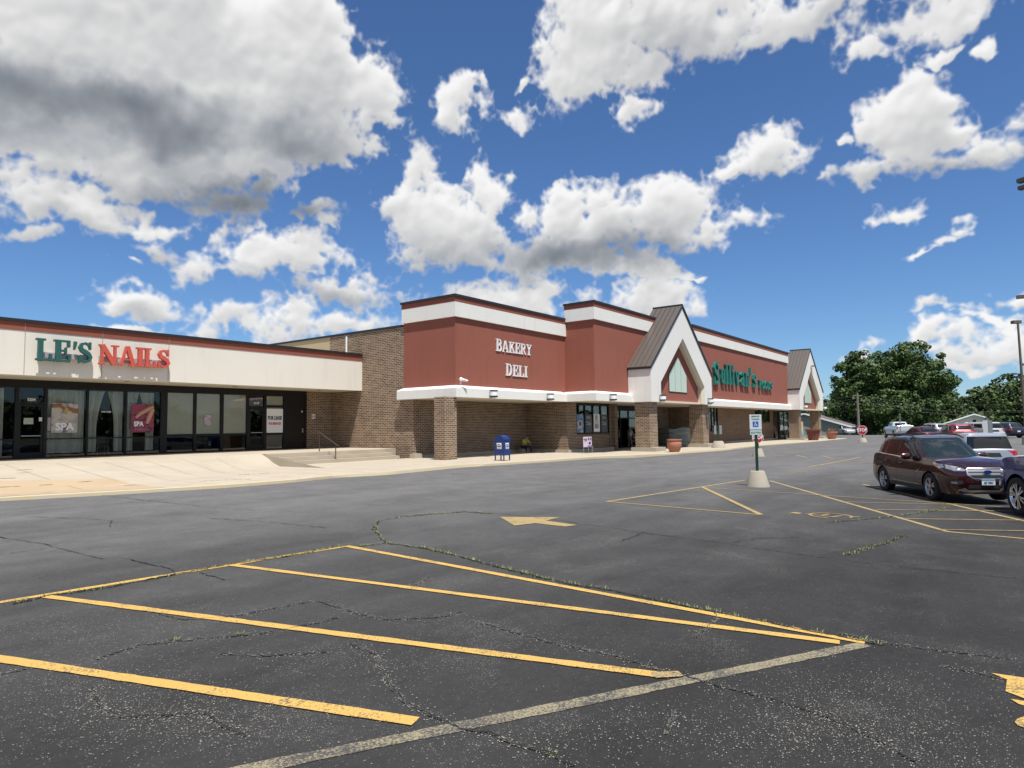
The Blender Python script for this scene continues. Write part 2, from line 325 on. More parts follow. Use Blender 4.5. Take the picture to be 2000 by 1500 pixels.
# ------------------------------------------------------------------ mesh helpers
class MB:
    """collects simple solids and links them as ONE mesh object"""
    def __init__(s): s.v = []; s.f = []; s.mi = []; s.m = 0
    def add(s, vs, fs):
        o = len(s.v); s.v += [tuple(v) for v in vs]; s.f += [tuple(i + o for i in f) for f in fs]; s.mi += [s.m] * len(fs); return s
    def box(s, x0, x1, y0, y1, z0, z1):
        return s.add([(x0,y0,z0),(x1,y0,z0),(x1,y1,z0),(x0,y1,z0),(x0,y0,z1),(x1,y0,z1),(x1,y1,z1),(x0,y1,z1)],
                     [(0,3,2,1),(4,5,6,7),(0,1,5,4),(1,2,6,5),(2,3,7,6),(3,0,4,7)])
    def prism(s, poly, a, b, fn):
        """extrude a 2D polygon between a and b; fn(u, v, w) places it"""
        n = len(poly)
        area = sum(poly[i][0] * poly[(i + 1) % n][1] - poly[(i + 1) % n][0] * poly[i][1] for i in range(n))
        if area < 0: poly = poly[::-1]
        vs = [fn(u, v, a) for u, v in poly] + [fn(u, v, b) for u, v in poly]
        fs = [tuple(range(n - 1, -1, -1)), tuple(range(n, 2 * n))] + [(i, (i + 1) % n, (i + 1) % n + n, i + n) for i in range(n)]
        return s.add(vs, fs)
    def py(s, poly, y0, y1): return s.prism(poly, y0, y1, lambda u, v, w: (u, w, v))       # polygon in (x, z)
    def pz(s, poly, z0, z1): return s.prism(poly, z0, z1, lambda u, v, w: (u, v, w))       # polygon in (x, y)
    def px(s, poly, x0, x1): return s.prism(poly, x0, x1, lambda u, v, w: (w, u, v))       # polygon in (y, z)
    def tube(s, pts, r, n=8, cap=True):
        pts = [Vector(p) for p in pts]; rs = r if isinstance(r, (list, tuple)) else [r] * len(pts)
        vs = []; fs = []
        for i, p in enumerate(pts):
            d = (pts[min(i + 1, len(pts) - 1)] - pts[max(i - 1, 0)]).normalized()
            a = d.cross(Vector((0, 0, 1))) if abs(d.z) < .95 else d.cross(Vector((1, 0, 0)))
            a.normalize(); b = d.cross(a)
            for k in range(n):
                t = 2 * PI * k / n; vs.append(p + (a * math.cos(t) + b * math.sin(t)) * rs[i])
        for i in range(len(pts) - 1):
            for k in range(n):
                k2 = (k + 1) % n; fs.append((i * n + k, i * n + k2, (i + 1) * n + k2, (i + 1) * n + k))
        if cap: fs += [tuple(range(n - 1, -1, -1)), tuple((len(pts) - 1) * n + k for k in range(n))]
        return s.add(vs, fs)
    def lathe(s, prof, c=(0, 0, 0), n=24, axis='z', sx=1, cap=True):
        vs = []; fs = []
        for r, h in prof:
            for k in range(n):
                t = 2 * PI * k / n; x, y = r * math.cos(t), r * math.sin(t)
                vs.append((c[0] + x * sx, c[1] + y, c[2] + h) if axis == 'z' else (c[0] + x, c[1] + h, c[2] + y))
        for i in range(len(prof) - 1):
            for k in range(n):
                k2 = (k + 1) % n; fs.append((i * n + k, i * n + k2, (i + 1) * n + k2, (i + 1) * n + k))
        if cap: fs += [tuple(range(n - 1, -1, -1)), tuple((len(prof) - 1) * n + k for k in range(n))]
        return s.add(vs, fs)
    def build(s, name, m=None, parent=None, smooth=False, loc=None, rz=0, bevel=0):
        me = bpy.data.meshes.new(name); me.from_pydata(s.v, [], s.f)
        for q in (m if isinstance(m, (list, tuple)) else [m]):
            if q: me.materials.append(q)
        if any(s.mi): me.polygons.foreach_set('material_index', s.mi)
        bm = bmesh.new(); bm.from_mesh(me)
        bmesh.ops.recalc_face_normals(bm, faces=bm.faces)
        if bevel:
            ed = [e for e in bm.edges if len(e.link_faces) == 2 and e.calc_face_angle(0) > .6]
            bmesh.ops.bevel(bm, geom=ed, offset=bevel, segments=2, affect='EDGES', clamp_overlap=True)
        bm.to_mesh(me); bm.free()
        if smooth:
            me.polygons.foreach_set('use_smooth', [True] * len(me.polygons))
            me.set_sharp_from_angle(angle=math.radians(40))
        o = bpy.data.objects.new(name, me); COL.objects.link(o)
        if parent: o.parent = parent
        if loc: o.location = loc
        o.rotation_euler.z = rz
        return o
def tag(o, label=None, cat=None, group=None, kind=None):
    if label: o['label'] = label
    if cat: o['category'] = cat
    if group: o['group'] = group
    if kind: o['kind'] = kind
    return o
def thing(name, label, cat, loc=(0, 0, 0), rz=0, group=None):
    o = bpy.data.objects.new(name, None); COL.objects.link(o); o.location = loc; o.rotation_euler.z = rz
    o.empty_display_size = .2
    return tag(o, label, cat, group)
def copy_tree(o, parent=None):
    c = o.copy(); COL.objects.link(c); c.parent = parent
    for ch in list(o.children): copy_tree(ch, c)
    return c
def struct(o): o['kind'] = 'structure'; return o
def ftext(s, size, sx=1.0, depth=.004, bold=0.0, spacing=1.0):
    """built-in lettering turned into a mesh: returns verts/faces with x right, z up, y depth, centred"""
    cu = bpy.data.curves.new('t', 'FONT'); cu.body = s; cu.size = size; cu.extrude = depth / 2; cu.offset = bold
    cu.align_x = 'CENTER'; cu.align_y = 'CENTER'; cu.space_character = spacing; cu.resolution_u = 3
    o = bpy.data.objects.new('t', cu); COL.objects.link(o)
    dg = bpy.context.evaluated_depsgraph_get(); me = bpy.data.meshes.new_from_object(o.evaluated_get(dg))
    vs = [(v.co.x * sx, -v.co.z, v.co.y) for v in me.vertices]; fs = [tuple(p.vertices) for p in me.polygons]
    bpy.data.objects.remove(o); bpy.data.meshes.remove(me)
    return vs, fs
def text_obj(s, size, m, parent, loc, sx=1.0, depth=.004, bold=0.0, rz=0, name='lettering', spacing=1.0):
    vs, fs = ftext(s, size, sx, depth, bold, spacing)
    return MB().add(vs, fs).build(name, m, parent, loc=loc, rz=rz)

# serif lettering drawn as strokes: boxes (x0,z0,x1,z1) and strokes [(x,z,width)...]
def arc(cx, cz, rx, rz, a0, a1, n, w0, w1):
    return [(cx + rx * math.cos(math.radians(a0 + (a1 - a0) * i / n)), cz + rz * math.sin(math.radians(a0 + (a1 - a0) * i / n)), w0 + (w1 - w0) * math.sin(PI * i / n)) for i in range(n + 1)]
GL = {
 'L': (.78, [(.1,0,.33,1),(0,.91,.45,1),(0,0,.74,.1),(.64,0,.76,.33)], []),
 'E': (.80, [(.1,0,.33,1),(0,.91,.74,1),(0,0,.76,.1),(.33,.47,.56,.56),(.52,.36,.6,.67),(.63,.68,.75,1),(.66,0,.78,.33)], []),
 "'": (.22, [], [[(.12,1,.14),(.1,.82,.12),(.06,.62,.06)]]),
 'N': (.94, [(.1,0,.2,1),(.70,0,.8,1),(0,0,.3,.08),(.58,.92,.92,1),(0,.92,.26,1)], [[(.14,.97,.22),(.72,.03,.22)]]),
 'A': (.96, [(0,0,.3,.08),(.56,0,.96,.08),(.24,.28,.66,.36)], [[(.15,0,.09),(.42,1,.1)],[(.46,1,.2),(.78,0,.22)]]),
 'I': (.46, [(.11,0,.34,1),(0,.91,.45,1),(0,0,.45,.09)], []),
 'B': (.80, [(.1,0,.32,1),(0,.92,.4,1),(0,0,.4,.08)], [[(.3,.96,.08)]+arc(.42,.745,.22,.21,85,-85,8,.08,.2)+[(.3,.53,.07)], [(.3,.5,.07)]+arc(.44,.275,.25,.235,85,-85,8,.08,.21)+[(.3,.04,.08)]]),
 'K': (.88, [(.1,0,.32,1),(0,.92,.42,1),(0,0,.42,.08),(.52,.92,.84,1),(.5,0,.88,.08)], [[(.3,.42,.07),(.68,.94,.09)],[(.42,.58,.18),(.72,.04,.2)]]),
 'R': (.88, [(.1,0,.32,1),(0,.92,.4,1),(0,0,.42,.08)], [[(.3,.96,.08)]+arc(.44,.73,.22,.22,85,-85,8,.08,.2)+[(.3,.49,.07)], [(.44,.5,.18),(.68,.1,.19),(.84,.04,.1)]]),
 'Y': (.86, [(.31,0,.53,.48),(.2,0,.64,.08),(0,.92,.36,1),(.54,.92,.86,1)], [[(.16,.96,.2),(.43,.44,.19)],[(.72,.96,.08),(.45,.46,.1)]]),
 'D': (.88, [(.1,0,.32,1),(0,.92,.4,1),(0,0,.4,.08)], [[(.3,.96,.08)]+arc(.42,.5,.32,.45,88,-88,12,.09,.22)+[(.3,.04,.08)]]),
 'S': (.76, [(.56,.64,.64,1),(.06,0,.14,.34)], [[(.62,.70,.08),(.54,.86,.1),(.38,.94,.1),(.2,.88,.14),(.14,.74,.18),(.22,.6,.2),(.38,.52,.22),(.54,.42,.21),(.62,.27,.18),(.55,.12,.13),(.38,.055,.1),(.2,.12,.1),(.11,.3,.08)]]),
 's': (.5, [(.4,.5,.46,.7),(.02,0,.08,.22)], [[(.43,.55,.06),(.3,.66,.1),(.14,.6,.14),(.12,.48,.17),(.26,.38,.19),(.4,.27,.18),(.4,.12,.14),(.26,.05,.1),(.06,.18,.06)]]),
 'u': (.62, [(.42,0,.58,.7),(0,.62,.18,.7),(.34,.62,.5,.7),(.5,0,.64,.07)], [[(.14,.68,.17),(.14,.25,.17),(.18,.1,.13),(.3,.05,.1),(.46,.14,.08)]]),
 'l': (.36, [(.09,0,.27,1),(0,.93,.18,1),(0,0,.36,.07)], []),
 'i': (.36, [(.09,0,.27,.7),(0,.63,.18,.7),(0,0,.36,.07),(.08,.8,.27,1)], []),
 'v': (.62, [(0,.63,.3,.7),(.38,.63,.62,.7)], [[(.13,.68,.17),(.32,.02,.14)],[(.52,.68,.08),(.34,.02,.1)]]),
 'a': (.6, [(.36,.05,.52,.55),(.42,0,.62,.08)], [[(.08,.52,.12),(.2,.65,.1),(.36,.64,.13),(.44,.5,.16)],[(.42,.4,.07),(.2,.34,.13),(.12,.2,.17),(.18,.07,.13),(.32,.06,.08),(.44,.16,.06)]]),
 'n': (.66, [(.09,0,.25,.7),(0,.63,.2,.7),(0,0,.32,.07),(.44,0,.6,.5),(.36,0,.68,.07)], [[(.2,.52,.07),(.32,.64,.11),(.46,.62,.14),(.52,.48,.16)]]),
 'F': (.72, [(.1,0,.34,1),(0,.88,.66,1),(0,0,.44,.1),(.34,.44,.55,.56),(.56,.66,.68,1)], []),
 'O': (.86, [], [arc(.42,.5,.31,.44,0,360,20,.2,.2)]),
}
def glyph(mb, ch, x, z, h, y0, y1, sx=1.0):
    w, boxes, strokes = GL[ch]; k = 0
    for (a, b, c, d) in boxes:
        e = .0012 * k; k += 1
        mb.py([(x + a * h * sx, z + b * h), (x + c * h * sx, z + b * h), (x + c * h * sx, z + d * h), (x + a * h * sx, z + d * h)], y0 - e, y1)
    for st in strokes:
        e = .0012 * k; k += 1
        L = []; R = []
        for i, (px_, pz_, ww) in enumerate(st):
            p0 = st[max(i - 1, 0)]; p1 = st[min(i + 1, len(st) - 1)]
            if ch == 'O' and i in (0, len(st) - 1): p0, p1 = st[-2], st[1]
            dx, dz = p1[0] - p0[0], p1[1] - p0[1]; n = math.hypot(dx, dz) or 1
            L.append((px_ - dz / n * ww / 2, pz_ + dx / n * ww / 2)); R.append((px_ + dz / n * ww / 2, pz_ - dx / n * ww / 2))
        vs = []; fs = []
        for (a, b) in zip(L, R):
            for q in (a, b):
                for yy in (y0 - e, y1): vs.append((x + q[0] * h * sx, yy, z + q[1] * h))
        for i in range(len(st) - 1):
            o = i * 4; p = o + 4
            fs += [(o, o + 2, p + 2, p), (o + 1, p + 1, p + 3, o + 3), (o, p, p + 1, o + 1), (o + 2, o + 3, p + 3, p + 2)]
        fs += [(0, 1, 3, 2), (len(vs) - 4, len(vs) - 2, len(vs) - 1, len(vs) - 3)]
        mb.add(vs, fs)
    return w * h * sx

# ------------------------------------------------------------------ ground, lot, pavements
def axis(a, b, fine, lo, hi, coarse):
    r = []; x = a
    while x < b:
        r.append(x); x += fine if lo <= x < hi else coarse
    r.append(b); return r
def sheet(name, xs, ys, fn, m):
    mb = MB(); nx, ny = len(xs), len(ys)
    mb.add([(x, y, fn(x, y)) for y in ys for x in xs], [(j * nx + i, j * nx + i + 1, (j + 1) * nx + i + 1, (j + 1) * nx + i) for j in range(ny - 1) for i in range(nx - 1)])
    return struct(mb.build(name, m, smooth=True))
gx = [-1500, -400, -100] + axis(-40, 160, 1.5, -5, 60, 4) + [260, 600, 2500]
gy = [-1500, -400, -100] + axis(-50, 60, 1.5, -10, 24, 6) + [120, 400, 2500]
sheet('ground', gx, gy, lambda x, y: gz(x, y) - .08 - 1.7 * sm(112, 122, x + .1 * y), MT['ground'])
lx = axis(-45, 112, .5, -2, 45, 2.5); ly = axis(-60, 34, .5, -3, 22, 2.5)
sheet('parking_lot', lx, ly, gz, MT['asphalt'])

KERB = [(-30, 22.5), (5.99, 21.25), (8.98, 20.24), (11.45, 19.66), (13.92, 19.6), (15.49, 20.0), (17.8, 19.4), (22.6, 20.0), (25.06, 19.47), (28.4, 18.95), (32.5, 18.75), (34.7, 17.6), (40.9, 17.6), (42.8, 17.9), (49.3, 17.3), (58.8, 17.9), (72.8, 17.1), (90.4, 17.1), (99, 18.2), (101, 21)]
def kerb_y(X):
    for (a, b), (c, d) in zip(KERB, KERB[1:]):
        if a <= X <= c: return b + (d - b) * (X - a) / (c - a)
    return KERB[-1][1]
def swz(X, Y):
    """pavement height"""
    z = .11 - .11 * sm(34, 41, X) - .1 * sm(60, 95, X)
    if X < 18.2:
        y0 = 22.4 + 4.9 * sm(9, 18.2, X); z = .10 + .55 * min(max((Y - y0) / (28.5 - y0), 0), 1)
    return z
# pavement top as a grid between the kerb and the walls, with the kerb face and a kerb strip
def pavement():
    xs = [x * .6 - 12 for x in range(0, 192)]
    def back(X): return 34.6 if X < 18.2 else (27.4 if X < 37.6 else (28.6 if X < 57.3 else 23.5))
    xs = sorted(set([x for x in xs if x < 101] + [18.199, 18.201, 37.599, 37.601, 57.299, 57.301, 100.6]))
    mb = MB(); n = 30; vs = []
    for X in xs:
        k = kerb_y(X); b = back(X)
        if X > 95: b = 27.5
        for j in range(n + 1):
            Y = k + .15 + (b - k - .15) * j / n
            vs.append((X, Y, swz(X, Y)))
    fs = [(i * (n + 1) + j, (i + 1) * (n + 1) + j, (i + 1) * (n + 1) + j + 1, i * (n + 1) + j + 1) for i in range(len(xs) - 1) for j in range(n)]
    mb.add(vs, fs); struct(mb.build('pavement', MT['concrete']))
    kb = MB(); vs = []
    for X in xs:
        k = kerb_y(X); z = swz(X, k + .15)
        low = .012 if (16 < X < 23.5 or 42 < X < 50) else 0      # dropped kerbs
        zt = z + .002 if not low else z
        vs += [(X, k - .02, gz(X, k) - .05), (X, k, (gz(X, k) + .01) if low else zt - .015), (X, k + .03, zt), (X, k + .17, z + .001)]
    fs = [(i * 4 + j, (i + 1) * 4 + j, (i + 1) * 4 + j + 1, i * 4 + j + 1) for i in range(len(xs) - 1) for j in range(3)]
    kb.add(vs, fs); struct(kb.build('kerb', MT['kerb_paint']))
pavement()
# joints cut in the pavement
jm = MB()
for X in [x * 1.52 - 4 for x in range(0, 66)]:
    k = kerb_y(X)
    b = 34 if X < 17 else (27 if X < 26 else 22.2)
    for s_ in range(12):
        y0 = k + .3 + (b - k - .3) * s_ / 12; y1 = k + .3 + (b - k - .3) * (s_ + 1) / 12
        jm.add([(X, y0, swz(X, y0) + .004), (X + .012, y0, swz(X, y0) + .004), (X + .012, y1, swz(X, y1) + .004), (X, y1, swz(X, y1) + .004)], [(0, 1, 2, 3)])
struct(jm.build('pavement_joints', mat('joint', (.12, .10, .07), .95)))
# old warm slab at the left corner
sl = MB()
for i in range(16):
    for j in range(10):
        x0, x1 = -4 + i * .92, -4 + (i + 1) * .92
        k0, k1 = kerb_y(x0) + .3, kerb_y(x1) + .3
        if x1 > 10.6 - j * .0: continue
        def yy(k, t): return k + t * 3.6
        sl.add([(x0, yy(k0, j / 10), swz(x0, yy(k0, j / 10)) + .005), (x1, yy(k1, j / 10), swz(x1, yy(k1, j / 10)) + .005), (x1, yy(k1, (j + 1) / 10), swz(x1, yy(k1, (j + 1) / 10)) + .005), (x0, yy(k0, (j + 1) / 10), swz(x0, yy(k0, (j + 1) / 10)) + .005)], [(0, 1, 2, 3)])
struct(sl.build('old_pavement_slab', mat('concrete_old', (.40, .30, .19), .9, var=.06, vscale=.9, bump=.2, fine=.03)))
# shop terrace and steps
t = MB(); t.box(18.2, 26.7, 28.55, 34.45, .0, .65); struct(t.build('shop_terrace', MT['concrete'], bevel=.01))
st = thing('entrance_steps', 'three shallow concrete steps up to the lease shop terrace, chipped edges', 'steps')
MB().box(18.21, 25.9, 27.38, 28.54, -.05, .285).build('step', MT['concrete'], st, bevel=.012)
MB().box(18.21, 25.7, 27.76, 28.545, .286, .465).build('step', MT['concrete'], st, bevel=.012)
MB().box(18.21, 25.5, 28.14, 28.548, .466, .648).build('step', MT['concrete'], st, bevel=.012)
r = thing('stair_handrail', 'brown painted pipe handrail standing on the concrete steps', 'handrail')
MB().tube([(21.6, 27.45, .28), (21.6, 27.45, 1.0)], .025).build('post', MT['brownrail'], r, True)
MB().tube([(21.55, 28.7, .65), (21.55, 28.7, 1.62)], .025).build('post', MT['brownrail'], r, True)
MB().tube([(21.6, 27.2, .92), (21.6, 27.45, 1.02), (21.55, 28.7, 1.63), (21.55, 28.85, 1.62)], .028).build('rail', MT['brownrail'], r, True)

# ------------------------------------------------------------------ painted markings (laid on the lot)
def strip(mb, pts, w, dz=.006, wiggle=0):
    """flat strip along ground points, following the dips"""
    P = []
    for a, b in zip(pts, pts[1:]):
        n = max(1, int((b - a).length / .12)); P += [a.lerp(b, i / n) for i in range(n)]
    P.append(pts[-1]); vs = []
    for i, p in enumerate(P):
        d = (P[min(i + 1, len(P) - 1)] - P[max(i - 1, 0)]); d.z = 0; d.normalize(); q = Vector((-d.y, d.x, 0))
        ww = w(i / max(1, len(P) - 1)) if callable(w) else w
        if wiggle: ww *= random.uniform(1 - wiggle, 1 + wiggle)
        for s_ in (-1, 1):
            v = p + q * s_ * ww / 2; vs.append((v.x, v.y, gz(v.x, v.y) + dz))
    mb.add(vs, [(2 * i, 2 * i + 2, 2 * i + 3, 2 * i + 1) for i in range(len(P) - 1)])
def line(a, b, w=.11, m='yellow', dz=.006, name='painted_line'):
    mb = MB(); strip(mb, [G(*a), G(*b)], w, dz, .10); return mb.build(name, MT[m])
marks = []
for a, b, w, m, dz in [((-160,1203),(676,1067),.115,'yellow',.006), ((676,1067),(1690,1256),.115,'yellow',.009), ((450,1104),(1640,1256),.115,'yellow',.010), ((90,1166),(1282,1319),.12,'yellow',.010),
                       ((-200,1258),(812,1411),.13,'yellow',.010), ((60,1590),(1690,1259),.135,'gray_line',.005), ((1276,1321),(1330,1318),.12,'yellow_old',.012),
                       ((1185,980),(1455,938),.11,'yellow_old',.006), ((1185,980),(1486,1006),.09,'yellow_old',.009), ((1370,951),(1486,1006),.13,'yellow_old',.012),
                       ((1503,939),(1852,1039),.11,'yellow_old',.006), ((1850,1039),(2080,1059),.10,'yellow_old',.009),
                       ((1685,946),(2080,1035),.11,'yellow_old',.007), ((1376,953),(1960,991),.06,'yellow_old',.012), ((1650,981),(1870,986),.06,'yellow_old',.012),
                       ((1710,996),(2020,999),.06,'yellow_old',.012), ((1770,1014),(2060,1017),.06,'yellow_old',.012), ((1838,1035),(2060,1038),.06,'yellow_old',.012),
                       ((1580,912),(1680,893),.12,'yellow_old',.006), ((1520,920),(1580,922),.12,'yellow_old',.006), ((1556,889),(1576,894),.1,'yellow_old',.006), ((1606,890),(1628,896),.1,'yellow_old',.006),
                       ((1510,889),(1530,891),.1,'yellow_old',.006),((1690,888),(1712,888),.1,'yellow_old',.006), ((1600,901),(1720,904),.05,'yellow_old',.012)]:
    o = line(a, b, w, m, dz); marks.append(o); o['kind'] = 'structure'
ar = MB()
def gpoly(pts, dz=.008): return [tuple(G(x, y, dz)) for x, y in pts]
ar.add(gpoly([(976,1010),(1094,1011),(1066,1017.5),(1127,1026),(1104,1029),(1045,1022.5),(1005,1027)]), [(0,1,2,3,4,5,6)])
struct(ar.build('painted_arrow', MT['yellow_old']))
# wheelchair emblem on the bay: body drawn in its own frame on the ground
hc = MB(); c0 = G(1556, 1001); ax = (G(1640, 1010) - c0); ax.z = 0; ax.normalize(); ay = Vector((-ax.y, ax.x, 0))
def hp(u, v): p = c0 + ax * u + ay * v; return Vector((p.x, p.y, gz(p.x, p.y)))
strip(hc, [hp(.05, -.02), hp(.05, -.22)], .2, .008)
strip(hc, [hp(.25, -.1), hp(.85, -.12), hp(.9, .2), hp(1.25, .3)], .07, .009)
strip(hc, [hp(.6, -.1), hp(.62, .25)], .06, .010)
strip(hc, [hp(.75 + .42 * math.cos(a / 12 * 5), .02 + .42 * math.sin(a / 12 * 5)) for a in range(0, 13)], .06, .011)
struct(hc.build('painted_wheelchair_emblem', MT['yellow_old']))
# letters painted by the right edge
pl = MB()
pl.add(gpoly([(1936,1316),(2060,1334),(2060,1366),(2012,1370),(1964,1352),(1967,1329)]), [(0,1,2,3,4,5)])
pl.add(gpoly([(1974,1367),(2060,1380),(2060,1394),(1990,1377)]), [(0,1,2,3)])
pl.add([tuple(G(2030 + 48 * math.cos(a / 14 * 2 * PI), 1412 + 14 * math.sin(a / 14 * 2 * PI), .008)) for a in range(14)], [tuple(range(14))])
struct(pl.build('painted_letters', MT['yellow']))

# cracks (dark line with pale chips) and weeds growing in some of them
def jag(pts, amp):
    out = []
    for (a, b) in zip(pts, pts[1:]):
        n = max(2, int(math.hypot(b[0] - a[0], (b[1] - a[1]) * 3) / 9))
        for i in range(n):
            t_ = i / n; out.append((a[0] + (b[0] - a[0]) * t_ + random.uniform(-amp, amp), a[1] + (b[1] - a[1]) * t_ + random.uniform(-amp, amp) * .3))
    out.append(pts[-1]); return [G(*p) for p in out]
CR = {'weedy': [[(740,1018),(733,1036),(741,1050),(757,1062),(830,1072),(900,1088),(960,1105),(1050,1127),(1120,1143),(1200,1155),(1300,1176),(1400,1197),(1560,1230),(1730,1262)],
                [(676,1066),(560,1087),(450,1103),(330,1125),(200,1150),(90,1165),(20,1182)],
                [(757,1062),(700,1068)], [(1620,1021),(1700,1014),(1780,1005),(1840,996),(1845,990)], [(1770,1045),(1730,1062),(1690,1073),(1650,1085)], [(740,1018),(790,1009),(905,1000),(960,1004)]],
      'dark': [[(0,1050),(80,1062),(160,1083),(200,1092),(240,1090),(290,1103),(330,1110),(340,1118)], [(50,1010),(150,1013),(220,1018),(215,1030)],
               [(200,968),(260,975),(400,990),(500,997)], [(400,1012),(520,1020),(640,1032)], [(905,1000),(980,1004),(1100,1018),(1250,1040),(1400,1060),(1480,1072),(1600,1088),(1720,1104),(2000,1132)],
               [(1260,1040),(1215,1057)], [(1430,1060),(1480,1052),(1560,1050)], [(1100,905),(1250,915),(1350,921)], [(1590,908),(1640,917),(1700,920)], [(1270,860),(1320,868)], [(0,1085),(90,1072)]],
      'pale': [[(685,1258),(735,1280),(755,1330),(790,1370),(830,1392),(900,1425),(960,1433),(1000,1455),(1070,1470),(1120,1498)], [(1070,1470),(1068,1455)],
               [(180,1345),(195,1385),(240,1402),(330,1398),(400,1392),(430,1415),(480,1440)], [(620,1175),(700,1200),(760,1212),(870,1205),(900,1195)], [(920,1212),(1000,1235),(1100,1262),(1200,1280),(1290,1310),(1350,1325),(1400,1340),(1500,1365),(1600,1395),(1700,1440),(1790,1490)],
               [(310,1200),(360,1212),(470,1203),(560,1183),(620,1175)], [(180,1290),(270,1262),(400,1247),(500,1240),(570,1228),(660,1208)], [(430,1278),(520,1282),(640,1274)], [(1640,1238),(1760,1262),(1990,1290)],
               [(1315,1390),(1310,1420),(1300,1435)], [(0,1318),(60,1305)], [(390,1120),(440,1133)], [(800,1150),(840,1128)], [(1400,1190),(1395,1215),(1360,1245)], [(1840,1300),(1950,1325)]]}
dark = MB(); pale = MB(); chips = MB(); weed = MB()
def tuft(p, n, h):
    for _ in range(n):
        a = random.uniform(0, 2 * PI); r_ = random.uniform(0, .05); b = Vector((p.x + r_ * math.cos(a), p.y + r_ * math.sin(a), gz(p.x, p.y)))
        hh = h * random.uniform(.4, 1.2); lean = Vector((math.cos(a), math.sin(a), 0)) * hh * random.uniform(.2, 1.1); s_ = Vector((-math.sin(a), math.cos(a), 0)) * .006
        weed.add([b - s_, b + s_, b + lean * .5 + Vector((0, 0, hh * .7)) + s_ * .7, b + lean + Vector((0, 0, hh))], [(0, 1, 2), (0, 2, 3)])
for kind, ls in CR.items():
    for l in ls:
        P = jag(l, 3.0 if kind == 'pale' else 2.2)
        w0 = {'weedy': .022, 'dark': .016, 'pale': .010}[kind]
        if kind == 'pale': strip(pale, P, .022, .0085, .9); strip(dark, P, .005, .0125, .9)
        else: strip(dark, P, w0, .0125, .7)
        for a, b in zip(P, P[1:]):
            L_ = (b - a).length
            if kind == 'weedy':
                for _ in range(max(1, int(L_ / .020))):
                    if random.random() < .75 * max(0, math.sin(a.x * 1.9 + a.y * 2.3) * .5 + .95): tuft(a.lerp(b, random.random()) + Vector((random.gauss(0, .014), random.gauss(0, .022), 0)), 4, random.choice((.02, .03, .03, .045)))
            if kind == 'pale':
                near = 1.0 if a.length < 9 else .35
                for _ in range(int(L_ / .0030 * near)):
                    q = a.lerp(b, random.random()); sg = random.choice((.008, .02, .06)); x, y = q.x + random.gauss(0, sg), q.y + random.gauss(0, sg); s_ = random.choice((.003, .004, .006, .009)); z = gz(x, y) + .004
                    an = random.uniform(0, PI)
                    chips.add([(x + s_ * math.cos(an + k * PI / 2), y + s_ * .8 * math.sin(an + k * PI / 2), z + (.004 if k % 2 else .001)) for k in range(4)], [(0, 1, 2, 3)])
for (px_, py_) in [(466, 1240), (335, 1251), (1070, 1473), (1540, 1004)]:
    for k in range(6): tuft(G(px_ + random.uniform(-5, 5), py_ + random.uniform(-1.5, 1.5)), 4, .025)
struct(dark.build('pavement_cracks', MT['crack'])); struct(pale.build('crumbled_cracks', MT['crackpale']))
# loose chips scattered over the worn patches
for (cx, cy, rx_, ry_, n) in [(180,1350,220,110,2600), (400,1400,200,60,1500), (330,1215,200,40,900), (90,1230,110,30,500), (700,1290,200,40,900), (1560,1400,190,90,2200), (1800,1440,200,70,1500), (1000,1250,200,40,700), (1250,1430,250,60,700), (900,1450,400,50,500), (1700,1330,250,50,700), (1300,1150,400,80,500)]:
    for _ in range(n):
        q = G(cx + random.gauss(0, rx_ * .6), min(1620, cy + random.gauss(0, ry_ * .6))); s_ = random.choice((.002, .003, .003, .004, .007)); an = random.uniform(0, PI)
        chips.add([(q.x + s_ * math.cos(an + k * PI / 2), q.y + s_ * .8 * math.sin(an + k * PI / 2), q.z + .003 + (.003 if k % 2 else .0)) for k in range(4)], [(0, 1, 2, 3)])
tag(chips.build('gravel_chips', MT['chipc']), kind='stuff', label='pale loose stone chips strewn over the worn asphalt')
# weeds along pavement joints
for (x0, y0, x1, y1) in [(35,919,62,917),(0,935,30,934),(0,952,40,950),(80,948,100,947),(155,942,178,940),(245,949,270,947),(470,927,527,924),(390,940,490,936),(740,893,780,897),(498,884,530,883)]:
    for k in range(26):
        t_ = random.random(); d = ray(x0 + (x1 - x0) * t_, y0 + (y1 - y0) * t_); z = .1
        for _ in range(20):
            p = CAM + d * ((z - CAM.z) / d.z); z = swz(p.x, min(p.y, 27.3)) if p.y < 27.3 or p.x < 18.2 else .1
        b = p; h = .02 if y0 > 900 else .08
        for _ in range(6):
            a = random.uniform(0, 2 * PI); s_ = Vector((-math.sin(a), math.cos(a), 0)) * .01; ln = Vector((math.cos(a), math.sin(a), 0)) * h * random.uniform(.4, 1.5)
            q = b + Vector((random.uniform(-.06, .06), random.uniform(-.04, .04), 0))
            weed.add([q - s_, q + s_, q + ln + Vector((0, 0, h * random.uniform(.3, 1)))], [(0, 1, 2)])
tag(weed.build('weeds', MT['weed']), kind='stuff', label='green weeds growing in the cracks of the lot and pavement')

